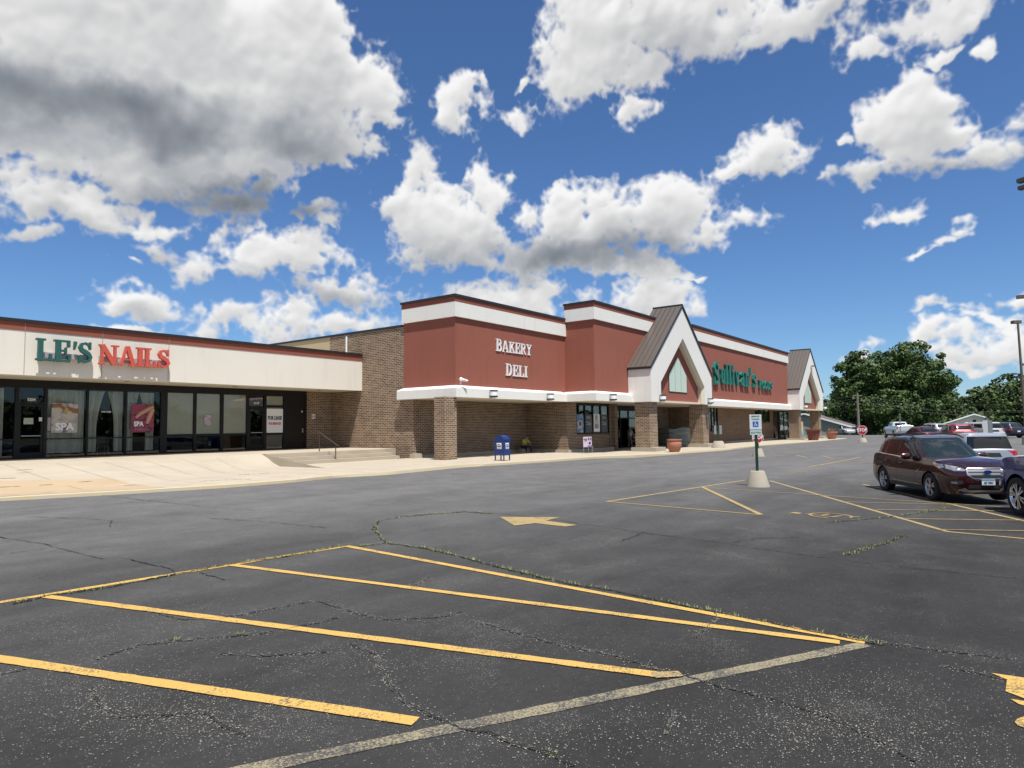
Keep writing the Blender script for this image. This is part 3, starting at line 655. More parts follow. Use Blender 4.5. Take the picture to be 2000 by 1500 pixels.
# ------------------------------------------------------------------ low strip store on the left
SB = thing('strip_store', 'low strip store with cream fascia, red band and dark storefront windows', 'store building', (10, 34, 0))
SB.location = (0, 0, 0)
X0, X1 = -14, 26.74
MB().box(X0, X1, 31.52, 31.8, 4.07, 5.85).build('fascia', MT['cream'], SB)
MB().box(X0, X1, 31.50, 31.8, 5.852, 6.18).build('red_band', MT['redband'], SB)
MB().box(X0, X1 - .02, 31.44, 31.85, 6.18, 6.30).box(X1 - .5, X1 - .02, 31.86, 32.4, 6.18, 6.3).build('coping', MT['black'], SB)
MB().box(X0, X1, 31.81, 34.4, 4.09, 4.16).build('soffit', MT['soffit'], SB)
MB().box(X0, X1, 31.81, 48, 5.9, 6.1).build('roof', MT['concrete_gray'], SB)
jg = mat('joint_gray', (.36, .33, .28))
for X in [9.5 + 2.84 * k for k in range(-3, 3)]: MB().box(X, X + .009, 31.494, 31.52, 4.08, 5.85).box(X, X + .009, 31.49, 31.5, 5.85, 6.17).build('panel_joint', jg, SB)
for X in (8.6, 13.9, 19.2, 24.5): MB().lathe([(.11, 4.075), (.11, 4.089)], (X, 32.7, 0), 16).build('soffit_light', MT['lampbox'], SB)
# header above the glass, brick end
MB().box(X0, 24.88, 34.38, 34.5, 3.74, 4.088).build('header_panel', MT['frame'], SB)
MB().box(24.9, 26.74, 34.40, 34.6, .6, 4.088).build('brick_wall', MT['brick_warm'], SB)
YF = 34.36
fr = MB(); fr.box(X0, 23.5, YF - .02, 34.50, .60, .72)
for a, b in [(8.0,8.1),(9.0,9.08),(10.1,10.23),(11.18,11.30),(12.88,12.96),(14.54,14.64),(16.23,16.56),(17.93,18.07),(19.40,19.57),(20.93,21.08),(22.01,22.17),(23.28,23.60)]: fr.box(a, b, YF, 34.49, .722, 3.738)
for a, b in [(8.1,9.0),(9.08,10.1),(11.3,12.88),(12.96,14.54),(14.64,16.23),(16.56,17.93),(18.07,19.4),(19.57,20.93),(22.17,23.28)]:
    zz = 1.47 if a < 16.3 else 1.50; fr.box(a, b, YF + .01, 34.48, zz, zz + (.05 if a < 16.3 else .11))
fr.box(10.23, 11.18, YF + .01, 34.48, 3.03, 3.10); fr.box(21.08, 22.01, YF + .01, 34.48, 3.03, 3.14); fr.box(22.17, 23.28, YF + .01, 34.48, 3.08, 3.2)
fr.build('storefront_frame', MT['frame'], SB)
def window(x0, x1, z0, z1, Y=34.43): return MB().box(x0, x1, Y, Y + .012, z0, z1).build('window_pane', MT['glass'], SB)
for a, b in [(8.1,9.0),(9.08,10.1),(11.3,12.88),(12.96,14.54),(14.64,16.23)]: window(a, b, .722, 1.469); window(a, b, 1.521, 3.738)
for a, b in [(16.56,17.93),(18.07,19.4),(19.57,20.93)]: window(a, b, .722, 1.499); w_ = window(a, b, 1.611, 3.738); MB().box(a + .01, b - .01, 34.455, 34.47, 1.62, 3.73).build('blind', MT['blind'], w_)
window(10.23, 11.18, 3.101, 3.738); window(21.08, 22.01, 3.141, 3.738); window(22.17, 23.28, .722, 1.499)
w_ = window(22.17, 23.28, 3.201, 3.738); MB().box(22.18, 23.27, 34.455, 34.47, 3.21, 3.73).build('blind', MT['blind'], w_)
w_ = window(22.17, 23.28, 1.611, 3.079); MB().box(22.18, 23.27, 34.48, 34.49, 1.62, 3.07).build('blind', MT['blind'], w_)
MB().box(22.18, 23.27, 34.47, 34.5, .73, 1.495).build('kick_panel', mat('kick', (.22, .21, .19), .6), SB)
for a, b in [(10.24, 11.17), (21.09, 22.0)]:
    dmb = MB(); dmb.box(a, a + .09, YF + .03, 34.47, .73, 3.02).box(b - .09, b, YF + .03, 34.47, .73, 3.02).box(a + .091, b - .091, YF + .03, 34.47, 2.93, 3.02).box(a + .091, b - .091, YF + .03, 34.47, .73, .92)
    dr = dmb.build('door', MT['frame'], SB); MB().box(a + .091, b - .091, 34.43, 34.44, .921, 2.929).build('door_glass', MT['glass'], dr)
    MB().box(a + .1, b - .1, YF - .02, YF + .0, 1.62, 1.66).build('handle', MT['galv'], dr)
dr = MB().box(23.72, 24.72, 34.40, 34.44, .66, 3.0).build('door', MT['frame'], SB)
tag(dr, 'solid black metal service door')
MB().box(24.55, 24.62, 34.33, 34.39, 1.6, 1.85).build('handle', MT['galv'], dr)
MB().box(23.60, 23.719, 34.37, 34.48, .66, 3.74).box(24.721, 24.89, 34.37, 34.48, .66, 3.74).box(23.72, 24.72, 34.385, 34.48, 3.002, 3.739).build('door_frame', MT['frame'], SB)
MB().box(24.5, 24.58, 34.36, 34.384, 2.82, 2.9).build('door_light', MT['white_gloss'], SB)
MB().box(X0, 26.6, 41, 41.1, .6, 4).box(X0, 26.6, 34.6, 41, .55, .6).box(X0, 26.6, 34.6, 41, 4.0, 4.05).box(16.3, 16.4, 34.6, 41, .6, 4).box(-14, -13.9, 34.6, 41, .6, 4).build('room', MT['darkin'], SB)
# curtains
def curtain(x0, x1, z0, z1, open_=0, lace=True):
    mb = MB(); n = int((x1 - x0) / .03); vs = []
    rows = 8
    for r_ in range(rows + 1):
        t_ = r_ / rows; z = z1 + (z0 - z1) * t_
        for i in range(n + 1):
            u = i / n; xx = x0 + (x1 - x0) * u
            if open_: xx = x0 + (x1 - x0) * u * (1 - .45 * math.sin(min(1, t_ * 1.6) * PI / 2)) if open_ == 1 else x1 - (x1 - x0) * (1 - u) * (1 - .45 * math.sin(min(1, t_ * 1.6) * PI / 2))
            vs.append((xx, 34.62 + .03 * math.sin(i * 1.3 + math.sin(i * .4) * 2), z))
    mb.add(vs, [(r_ * (n + 1) + i, r_ * (n + 1) + i + 1, (r_ + 1) * (n + 1) + i + 1, (r_ + 1) * (n + 1) + i) for r_ in range(rows) for i in range(n)])
    return mb.build('curtain', MT['lace'], SB, True)
for a, b, z0, o in [(8.1, 9.0, .8, 0), (9.1, 9.75, .8, 2), (11.34, 12.84, .85, 0), (12.98, 13.72, .85, 1), (13.86, 14.52, .85, 2), (14.68, 15.3, .85, 1), (15.3, 15.98, .85, 2)]: curtain(a, b, z0, 3.7, o)
# posters and notices inside the glass: flat sheets standing right behind the panes
def panel(name, x0, x1, z0, z1, y, m, label, cat, th=.006):
    o = MB().box(0, x1 - x0, -th, 0, 0, z1 - z0).build(name, m, None, loc=(x0, y, z0)); return tag(o, label, cat)
def noisepic(name, cols, scale=3, seed=0):
    m = bpy.data.materials.new(name); m.use_nodes = True; t_ = m.node_tree; b = t_.nodes['Principled BSDF']; c = N('ShaderNodeTexCoord', t_)
    mp = N('ShaderNodeMapping', t_); mp.inputs['Location'].default_value = (seed * 3.1, seed, seed * 1.7); lnk(c.outputs['Object'], mp.inputs[0], t_)
    n = fbm(mp.outputs[0], scale, 3, .5, t_, .6); r_ = N('ShaderNodeValToRGB', t_); lnk(n, r_.inputs[0], t_)
    r_.color_ramp.interpolation = 'EASE'
    for i, cc in enumerate(cols):
        pos = .3 + .4 * i / (len(cols) - 1)
        e = r_.color_ramp.elements[i] if i < 2 else r_.color_ramp.elements.new(pos)
        e.position = pos; e.color = (*cc, 1)
    lnk(r_.outputs[0], b.inputs['Base Color'], t_); b.inputs['Roughness'].default_value = .4
    return m
p1 = panel('window_poster', 11.48, 12.53, 1.76, 3.09, 34.41, noisepic('poster_bottle', [(.20, .10, .16), (.5, .47, .42), (.34, .30, .28)], 2.6, 1), 'white and purple spa poster with an oil bottle in the left bay', 'poster')
MB().tube([(.50, -.02, .88), (.58, -.02, 1.12)], [.11, .08]).build('bottle_picture', mat('oil', (.42, .36, .10)), p1, True)
MB().tube([(.0, -.014, 1.2), (.35, -.014, 1.22), (.5, -.014, 1.05)], [.08, .08, .05]).tube([(1.04, -.014, .95), (.75, -.014, 1.06), (.62, -.014, 1.14)], [.09, .08, .05]).build('hand_picture', mat('brownhand', (.32, .13, .07)), p1, True)
text_obj('SPA', .44, MT['white_gloss'], p1, (.52, -.03, .26), 1.0, .006, .02)
p2 = panel('window_poster', 14.85, 15.92, 1.74, 3.11, 34.41, noisepic('poster_flowers', [(.12, .012, .03), (.30, .04, .10), (.05, .01, .012)], 4, 5), 'dark red spa pedicure poster with crossed bare feet', 'poster')
ft = MB().tube([(.2, -.01, .72), (.42, -.01, .92), (1.0, -.01, 1.26)], [.06, .10, .09]).tube([(.72, -.02, .42), (.82, -.02, .7), (1.0, -.02, 1.15)], [.07, .11, .09])
ft.build('feet_picture', mat('feet', (.55, .33, .22)), p2, True)
text_obj('SPA', .32, MT['white_gloss'], p2, (.33, -.045, .40), .85, .006, .015)
text_obj('Pedicure', .20, mat('pink', (.5, .25, .3)), p2, (.5, -.045, .14), 1.0, .006, 0)
p3 = panel('lease_sign', 22.19, 23.26, 1.62, 3.0, 34.41, MT['white_gloss'], 'white for lease sign with black and red lettering behind glass', 'sign')
text_obj('FOR LEASE', .29, MT['black'], p3, (.535, -.012, .84), .66, .006, .012)
text_obj('913-200-8133', .2, MT['sign_red'], p3, (.535, -.012, .52), .70, .006, .008)
p4 = panel('window_notice', 18.52, 18.86, 2.06, 2.62, 34.41, noisepic('notice', [(.4, .12, .15), (.5, .45, .5), (.12, .08, .2)], 12, 2), 'small red and white notice taped on the blind window', 'notice')
panel('door_notice', 10.44, 10.8, 2.15, 2.42, 34.42, noisepic('bluecard', [(.08, .25, .4), (.45, .45, .3), (.1, .35, .5)], 9, 3), 'small blue and yellow card on the left glass door', 'notice')
panel('door_notice', 10.98, 11.1, 2.28, 2.45, 34.34, MT['sign_white'], 'white and red sticker on the left door frame', 'notice')
panel('hours_notice', 11.33, 11.46, 1.85, 2.45, 34.41, mat('hours', (.3, .3, .3)), 'narrow opening hours strip beside the spa bottle poster', 'notice')
panel('wall_notice', 25.25, 25.52, 2.42, 2.72, 34.39, MT['sign_white'], 'small white and red notice on the brick by the service door', 'notice')
text_obj('NOTICE', .07, MT['sign_red'], bpy.data.objects['wall_notice'], (.135, -.012, .15), 1, .004, .002)
panel('number_plate', 21.38, 21.7, 3.25, 3.36, 34.41, MT['sign_white'], 'white street number over the lease shop door', 'number')
text_obj('3202', .1, MT['black'], bpy.data.objects['number_plate'], (.16, -.01, .055), 1, .004, .002)
nb = thing('door_number', 'white street number over the left glass door', 'number', (10.7, 34.41, 3.22)); text_obj('3204', .16, MT['white_gloss'], nb, (0, 0, 0), 1, .006, .004)
od = thing('open_decal', 'arched white lettering on the middle nail shop window', 'decal', (13.72, 34.41, 2.72)); text_obj('WELCOME', .09, MT['white_gloss'], od, (0, 0, 0), 1, .006, .002)
# chair with a potted plant seen through the glass
ch = thing('waiting_chair', 'dark waiting chair behind the middle nail shop window', 'chair', (13.85, 35.2, .6))
MB().box(-.28, .28, -.28, .28, .45, .52).build('seat', MT['black'], ch, bevel=.02); MB().box(-.28, .28, .24, .29, .55, 1.0).build('backrest', MT['black'], ch, bevel=.02)
for sx in (-.25, .25):
    for sy in (-.25, .25): MB().tube([(sx, sy, 0), (sx, sy, .45)], .015).build('leg', MT['galv'], ch)
# channel letters
def letters(sets, y_back, depth, name, label, parent_extra=None):
    t_ = thing(name, label, 'sign', (0, 0, 0))
    for s_, x, z, h, m, sx, gap in sets:
        for c_ in s_:
            if c_ == ' ': x += .3 * h; continue
            mb = MB(); w = glyph(mb, c_, x, z, h, y_back - depth, y_back, sx); mb.build('letter', MT[m], t_); x += w + gap
    return t_
ls = letters([("L", 9.80, 4.66, .90, 'teal_dark', .82, .0), ("E", 10.42, 4.66, .90, 'teal_dark', .86, 0), ("'", 11.12, 4.64, .90, 'teal_dark', .8, 0), ("S", 11.28, 4.66, .90, 'teal_dark', .88, 0),
              ("N", 12.10, 4.66, .86, 'coral', 1.0, 0), ("A", 12.88, 4.66, .86, 'coral', .93, 0), ("I", 13.62, 4.66, .86, 'coral', .9, 0), ("L", 13.95, 4.66, .86, 'coral', .78, 0), ("S", 14.52, 4.66, .86, 'coral', .95, 0)], 31.32, .16, 'letter_sign', 'green and red raised letters on the cream strip store fascia')
MB().box(9.92, 11.75, 31.321, 31.5, 4.80, 5.02).box(12.2, 15.0, 31.321, 31.5, 4.80, 5.02).build('raceway', MT['raceway'], ls)

# ------------------------------------------------------------------ grocery building
GB = thing('grocery_building', 'long grocery building with red stucco walls, white bands and brown gables', 'store building', (30, 24, 0)); GB.location = (0, 0, 0)
def part(n, mb, m, p=GB, **k): return mb.build(n, MT[m] if isinstance(m, str) else m, p, **k)
# side wall of brick, tan render further back
part('brick_wall', MB().box(26.75, 27.1, 27.9, 34.62, -.05, 7.60).box(26.75, 27.1, 27.201, 27.899, -.05, 3.401), 'brick_warm')
part('rendered_wall', MB().box(26.76, 27.1, 34.621, 60, 0, 7.60), 'tan')
part('coping', MB().box(26.70, 27.2, 28.05, 60, 7.601, 7.72), 'black')
# bakery block, upper walls (hollow box, L shaped)
R1, R1b = 26.72, 27.95
part('stucco_wall', MB().box(26.72, 37.7, 23.97, 24.2, 3.9, 8.55).box(26.72, 26.95, 24.2, 27.9, 3.9, 8.55), 'red')
part('white_band', MB().box(26.60, 37.7, 23.85, 24.1, 7.75, 8.55).box(26.60, 26.90, 24.1, 27.95, 7.75, 8.55), 'white')
part('red_band', MB().box(26.595, 37.7, 23.845, 24.1, 8.552, 8.83).box(26.595, 26.90, 24.1, 27.96, 8.552, 8.83), 'redband')
part('coping', MB().box(26.54, 37.72, 23.79, 24.2, 8.832, 8.96).box(26.54, 26.95, 24.2, 28.02, 8.832, 8.96), 'black')
part('roof', MB().box(26.9, 37.6, 24.2, 40, 7.3, 7.5), 'concrete_gray')
def ledge(poly_fn, name='ledge'): pass
# ledges: profile with bevelled top, run along X or Y
def ledge_x(mb, x0, x1, yf, yb, z0=3.4, z1=4.05, m0=0, m1=0):
    prof = [(yf, z0), (yf, z1 - .17), (yf + .05, z1 - .12), (yb, z1), (yb, z0)]
    vs = []
    for k, (y, z) in enumerate(prof):
        o = (y - yf)
        vs.append((x0 + m0 * o, y, z)); vs.append((x1 - m1 * o, y, z))
    n = len(prof); fs = [(2 * i, 2 * ((i + 1) % n), 2 * ((i + 1) % n) + 1, 2 * i + 1) for i in range(n)] + [tuple(2 * i for i in range(n)), tuple(2 * i + 1 for i in range(n - 1, -1, -1))]
    mb.add(vs, fs)
def ledge_y(mb, y0, y1, xf, xb, z0=3.4, z1=4.05, m0=0, m1=0):
    prof = [(xf, z0), (xf, z1 - .17), (xf + .05, z1 - .12), (xb, z1), (xb, z0)]
    vs = []
    for (x, z) in prof:
        o = x - xf; vs.append((x, y0 + m0 * o, z)); vs.append((x, y1 - m1 * o, z))
    n = len(prof); fs = [(2 * i, 2 * ((i + 1) % n), 2 * ((i + 1) % n) + 1, 2 * i + 1) for i in range(n)] + [tuple(2 * i for i in range(n)), tuple(2 * i + 1 for i in range(n - 1, -1, -1))]
    mb.add(vs, fs)
m_ = MB(); ledge_x(m_, 26.35, 37.1, 23.6, 23.97, m0=1); part('ledge', m_, 'white')
m_ = MB(); ledge_y(m_, 23.6, 28.1, 26.35, 26.72, m0=1, m1=.5); part('ledge', m_, 'white')
m_ = MB(); ledge_y(m_, 21.38, 23.97, 37.1, 37.62, m0=1, m1=0); part('ledge', m_, 'white')
m_ = MB(); ledge_x(m_, 37.1, 42.19, 21.38, 21.75, m0=1); part('ledge', m_, 'white')
m_ = MB(); ledge_x(m_, 53.5, 81.0, 20.95, 21.32); part('ledge', m_, 'white')
# block two
part('stucco_wall', MB().box(37.62, 53.6, 21.73, 22.0, 3.9, 9.5).box(37.62, 37.9, 22.0, 23.88, 3.9, 9.5).box(37.62, 37.9, 23.881, 24.3, 3.9, 8.5), 'red')
part('white_band', MB().box(37.50, 47.0, 21.61, 21.9, 8.70, 9.5).box(37.50, 37.8, 21.9, 23.9, 8.70, 9.5), 'white')
part('red_band', MB().box(37.495, 47.0, 21.605, 21.9, 9.502, 9.79).box(37.495, 37.8, 21.9, 23.91, 9.502, 9.79), 'redband')
part('coping', MB().box(37.44, 46.75, 21.55, 22.0, 9.792, 9.92).box(37.44, 37.9, 22.0, 23.96, 9.792, 9.92), 'black')
part('roof', MB().box(37.9, 88, 22.0, 45, 8.4, 8.6), 'concrete_gray')
# block three, behind the big green letters
part('stucco_wall', MB().box(53.0, 81.2, 21.3, 21.6, 3.9, 9.55).box(52.98, 53.2, 21.6, 21.72, 3.9, 9.55), 'red')
part('white_band', MB().box(52.92, 81.5, 21.18, 21.5, 8.82, 9.60), 'white')
part('red_band', MB().box(52.915, 81.5, 21.175, 21.5, 9.602, 9.94), 'redband')
part('coping', MB().box(52.8, 81.9, 21.12, 21.7, 9.942, 10.08), 'black')
part('end_wall', MB().box(90.6, 90.9, 23.2, 45, -.2, 9.0), 'tan'); part('end_wall', MB().box(81.5, 90.59, 23.1, 23.4, 3.51, 9.0), 'tan')
# soffits
part('soffit', MB().box(26.73, 37.6, 23.98, 27.6, 3.404, 3.5), 'soffit'); part('soffit', MB().box(37.61, 57.3, 21.76, 26.3, 3.404, 3.5), 'soffit'); part('soffit', MB().box(57.3, 90.6, 21.33, 23.5, 3.404, 3.5), 'soffit')
# recessed porch walls
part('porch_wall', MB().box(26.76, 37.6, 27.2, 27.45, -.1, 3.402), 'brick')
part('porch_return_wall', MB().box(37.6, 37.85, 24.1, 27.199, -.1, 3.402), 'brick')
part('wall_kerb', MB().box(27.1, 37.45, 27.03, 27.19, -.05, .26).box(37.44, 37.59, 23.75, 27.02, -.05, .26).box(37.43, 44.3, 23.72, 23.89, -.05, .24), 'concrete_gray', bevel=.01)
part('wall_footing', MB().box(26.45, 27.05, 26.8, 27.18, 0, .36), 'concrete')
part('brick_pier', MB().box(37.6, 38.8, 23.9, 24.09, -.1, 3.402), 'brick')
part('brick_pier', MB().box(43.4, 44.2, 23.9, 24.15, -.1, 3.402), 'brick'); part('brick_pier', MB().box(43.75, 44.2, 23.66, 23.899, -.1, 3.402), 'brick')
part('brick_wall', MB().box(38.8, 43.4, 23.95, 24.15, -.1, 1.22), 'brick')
# window bay with tall posters
wf = MB().box(38.8, 43.4, 23.91, 24.05, 1.221, 1.32).box(38.8, 43.4, 23.91, 24.05, 3.22, 3.401)
for a in (38.8, 39.95, 41.05, 42.15, 43.3): wf.box(a, a + .1, 23.92, 24.04, 1.321, 3.219)
wn = part('window', wf, 'frame')
for a in (38.9, 40.05, 41.15, 42.25): MB().box(a, a + 1.0 + (.05 if a != 41.15 else 0), 23.98, 23.99, 1.321, 3.219).build('pane', MT['glass'], wn)
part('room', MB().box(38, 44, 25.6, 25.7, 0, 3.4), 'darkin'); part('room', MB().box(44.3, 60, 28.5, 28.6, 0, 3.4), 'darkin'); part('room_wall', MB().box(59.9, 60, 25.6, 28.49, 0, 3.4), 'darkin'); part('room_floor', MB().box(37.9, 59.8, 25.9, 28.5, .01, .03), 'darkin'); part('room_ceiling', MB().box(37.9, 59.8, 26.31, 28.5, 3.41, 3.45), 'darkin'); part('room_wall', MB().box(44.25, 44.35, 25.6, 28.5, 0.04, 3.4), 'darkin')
po = panel('banner_poster', 38.93, 39.88, 1.35, 2.6, 23.975, noisepic('poster_blue', [(.02, .07, .16), (.08, .20, .36), (.45, .48, .50)], 5, 4), 'pale blue tall poster with a round seal in the first grocery window', 'poster')
MB().lathe([(.30, 0), (.30, .008)], (.46, -.016, .55), 24, 'y').build('seal', mat('sealc', (.42, .44, .42)), po); MB().lathe([(.16, 0), (.16, .004)], (.46, -.022, .6), 20, 'y').build('seal_center', mat('seald', (.12, .07, .05)), po)
for xx, lab in ((40.08, 'dark tall poster with white bars in the second grocery window'), (42.28, 'dark tall poster with white bars in the last grocery window')):
    po = panel('banner_poster', xx, xx + .94, 1.35, 2.6, 23.975, noisepic('poster_dark', [(.02, .025, .03), (.07, .08, .09), (.11, .11, .12)], 5, 6), lab, 'poster')
    b = MB()
    for k in range(4): b.box(.2 + k * .14, .26 + k * .14, -.012, -.007, .95, 1.12)
    b.box(.12, .5, -.012, -.007, .68, .73).box(.4, .75, -.012, -.007, .60, .64).box(.12, .75, -.012, -.007, .52, .56); b.build('lettering', mat('pgray', (.45, .45, .45)), po)
po = panel('banner_poster', 41.18, 42.1, 1.38, 2.62, 23.975, MT['white_gloss'], 'white tall poster with dollar signs in the third grocery window', 'poster')
text_obj('$$$', .34, MT['black'], po, (.44, -.012, .40), 1.0, .006, .004)
MB().box(.1, .72, -.011, -.007, .24, .26).box(.1, .72, -.011, -.007, .56, .58).box(.12, .72, -.011, -.007, .66, .7).box(.12, .72, -.011, -.007, .80, .83).build('ruled_line', MT['black'], po)
MB().lathe([(.2, 0), (.2, .004)], (.42, -.012, 1.02), 20, 'y').build('round_print', mat('pg2', (.42, .38, .34)), po)
# entrance glass under the first gable
en = MB().box(44.3, 57.2, 25.7, 25.85, 3.0, 3.402).box(44.3, 53.0, 25.72, 25.83, 2.35, 2.45)
for a in (44.3, 45.5, 47.0, 48.4, 49.9, 51.4, 52.9): en.box(a, a + .1, 25.71, 25.84, .031, 2.99)
en = part('entrance_frame', en, 'frame')
for a, b in ((44.4, 45.5), (45.6, 47.0), (50.0, 51.4), (51.5, 52.9)): MB().box(a, b, 25.76, 25.77, 0.04, 2.349).build('pane', MT['glass'], en)
for a, b in ((44.4, 45.5), (45.6, 47.0), (47.1, 48.4), (48.5, 49.9), (50.0, 51.4), (51.5, 52.9)): MB().box(a, b, 25.76, 25.77, 2.451, 2.999).build('pane', MT['glass'], en)
dr = MB().box(46.95, 47.04, 24.9, 25.7, 0.05, 2.3).build('door', MT['frame'], GB); MB().tube([(46.9, 25.0, .9), (46.88, 25.0, 1.5)], .02).build('handle', MT['chrome'], dr)
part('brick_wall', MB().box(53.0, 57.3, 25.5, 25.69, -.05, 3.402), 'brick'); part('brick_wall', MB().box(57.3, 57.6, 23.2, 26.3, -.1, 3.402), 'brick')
# long low wall under the green letters
part('panelled_wall', MB().box(57.6, 61.3, 23.2, 23.4, -.2, 3.402).box(61.3, 63.6, 23.2, 23.4, -.2, 1.1).box(63.6, 74.9, 23.2, 23.4, -.2, 3.402).box(74.9, 80.4, 23.2, 23.4, -.2, 1.95).box(80.4, 81.6, 23.2, 23.4, -.25, 3.402), 'siding')
part('brick_pier', MB().box(90.2, 90.6, 23.2, 23.4, -.2, 3.5), 'brick')
for (a, b, z0) in ((61.3, 63.6, 1.1), (74.9, 80.4, 1.95)):
    w_ = MB().box(a, b, 23.23, 23.36, z0, z0 + .1)
    for k in range(4): xx = a + (b - a - .1) * k / 3; w_.box(xx, xx + .1, 23.24, 23.35, z0 + .1, 3.4)
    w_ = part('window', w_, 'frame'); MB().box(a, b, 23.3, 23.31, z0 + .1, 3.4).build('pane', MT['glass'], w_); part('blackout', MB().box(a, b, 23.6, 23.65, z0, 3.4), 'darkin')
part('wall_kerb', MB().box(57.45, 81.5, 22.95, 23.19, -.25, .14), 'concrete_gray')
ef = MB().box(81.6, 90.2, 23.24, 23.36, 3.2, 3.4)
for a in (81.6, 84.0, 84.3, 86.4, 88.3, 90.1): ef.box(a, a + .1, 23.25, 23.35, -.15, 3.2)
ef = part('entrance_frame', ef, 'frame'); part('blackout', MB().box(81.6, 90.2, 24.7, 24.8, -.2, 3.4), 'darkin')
for a, b in ((81.7, 84.0), (84.4, 86.4), (86.5, 88.3), (88.4, 90.1)): MB().box(a, b, 23.3, 23.31, -.1, 3.199).build('pane', MT['glass'], ef)
# gables
def gable(cx, hw, zb, base, has_cam=False, side_back=22.3):
    yf = 19.97
    o = [(-hw, 3.4), (hw, 3.4), (hw, 5.8), (0, 10.62), (-hw, 5.8)]
    ix = 4.08; inn = [(-ix + .0, 3.4), (-ix, 4.8), (0, 8.30), (ix, 4.8), (ix, 3.4)]
    fb = MB()
    def quad(a, b, c, d): fb.py([(cx + p[0], p[1]) for p in (a, b, c, d)], yf, yf + .32)
    quad((-hw, 3.4), (-ix, 3.4), (-ix, 4.8), (-hw, 5.8)); quad((-hw, 5.8), (-ix, 4.8), (0, 8.30), (0, 10.62)); quad((0, 10.62), (0, 8.30), (ix, 4.8), (hw, 5.8)); quad((hw, 5.8), (ix, 4.8), (ix, 3.4), (hw, 3.4))
    gf = part('gable', fb, 'white'); bm = bmesh.new(); bm.from_mesh(gf.data); bmesh.ops.remove_doubles(bm, verts=bm.verts, dist=.001)
    # drop the hidden faces between the four pieces
    seen = {}
    for f in list(bm.faces):
        k = tuple(sorted(v.index for v in f.verts)); seen.setdefault(k, []).append(f)
    bmesh.ops.delete(bm, geom=[f for v in seen.values() if len(v) > 1 for f in v], context='FACES'); bm.to_mesh(gf.data); bm.free()
    rv = MB(); off = .16        # splayed reveal
    i2 = [(-ix + off, 3.42), (-ix + off, 4.8 - .03), (0, 8.30 - off * 1.6), (ix - off, 4.8 - .03), (ix - off, 3.42)]
    i1 = [(-ix, 3.42)] + inn[1:4] + [(ix, 3.42)]
    vs = [(cx + x, yf + .02, z) for x, z in i1] + [(cx + x, yf + .22, z) for x, z in i2] + [(cx + x, yf + .6, z) for x, z in i2]
    rv.add(vs, [(i, i + 1, i + 6, i + 5) for i in range(4)] + [(5 + i, 6 + i, 11 + i, 10 + i) for i in range(4)])
    rv.build('reveal', MT['soffit'], gf)
    MB().py([(cx + x, z) for x, z in i2], yf + .5, yf + .6).build('gable_panel', MT['red'], gf)
    wz = [(-1.62, 4.25), (1.62, 4.25), (1.62, 5.55), (0, 6.95), (-1.62, 5.55)]
    MB().py([(cx + x * 1.03, 4.25 + (z - 4.25) * 1.02 - .03) for x, z in wz], yf + .47, yf + .5).build('window_frame', MT['frame'], gf)
    for k in range(3):
        a, b = -1.6 + k * 1.08, -1.6 + k * 1.08 + 1.02
        top = lambda x: 5.53 + (1.6 - abs(x)) * .87
        pts = [(a, 4.27), (b, 4.27), (b, top(b))] + ([(0, top(0))] if a < 0 < b else []) + [(a, top(a))]
        MB().py([(cx + x, z) for x, z in pts], yf + .45, yf + .469).build('window_pane', MT['wingl'], gf)
    # cheek walls, underside
    part('gable_cheek', MB().box(cx - hw, cx - hw + .3, yf + .321, side_back - .6, 3.4, 5.78), 'white')
    part('gable_cheek', MB().box(cx + hw - .3, cx + hw, yf + .321, side_back - .6, 3.4, 5.78), 'white')
    part('gable_soffit', MB().box(cx - hw + .301, cx + hw - .301, yf + .321, side_back - .6, 3.41, 3.55), 'soffit')
    # roof slabs with standing seams
    rf = MB(); th = .12
    for s_ in (-1, 1):
        rf.py([(cx + s_ * (hw + .07), 5.72), (cx + s_ * (hw + .07), 5.72 + th), (cx, 10.72 + th), (cx, 10.72)] if s_ < 0 else [(cx, 10.72), (cx, 10.72 + th), (cx + hw + .07, 5.72 + th), (cx + hw + .07, 5.72)], yf - .05, side_back)
    rfo = part('gable_roof', rf, 'roof')
    sm_ = MB(); dx, dz = hw, 4.95; ln = math.hypot(dx, dz)
    for s_ in (-1, 1):
        for k in range(1, 6):
            y = yf + (side_back - yf) * k / 6
            sm_.py([(cx + s_ * (hw + .05), 5.72 + th - .02), (cx + s_ * (hw + .05), 5.77 + th), (cx, 10.78 + th), (cx, 10.72 + th - .02)], y - .012, y + .012)
    sm_.build('standing_seam', mat('seam', (.05, .042, .038), .5), rfo)
    MB().box(cx - .09, cx + .09, yf - .07, side_back + .02, 10.80, 10.90).build('ridge_cap', MT['black'], rfo)
    tb = MB()
    for s_ in (-1, 1):
        tb.py([(cx + s_ * (hw + .10), 5.66), (cx + s_ * (hw + .10), 5.88), (cx, 10.88), (cx, 10.68)], yf - .075, yf - .051)
        tb.box(cx + s_ * (hw + .085) - .03, cx + s_ * (hw + .085) + .03, yf - .05, side_back, 5.66, 5.80)
    tb.build('roof_trim', MT['black'], rfo)
    # gable back, above the parapet
    part('gable_back', MB().py([(cx - hw + .1, 5.8), (cx + hw - .1, 5.8), (cx, 10.6)], side_back - .2, side_back - .1), 'tan')
    for s_ in (-1, 1):
        x0 = cx + s_ * (hw - .85); hwp = .62 if base else .5
        pl_ = part('pillar', MB().box(x0 - hwp, x0 + hwp, yf + .28, yf + 1.38, zb + .27, 3.399), 'brick_warm')
        MB().box(x0 - hwp - .2, x0 + hwp + .2, yf - .20, yf + 1.65, zb - .15, zb + .268).build('pillar_base', MT['concrete_gray'], pl_, bevel=.015)
    return gf
gable(47.85, 5.66, .0, True)
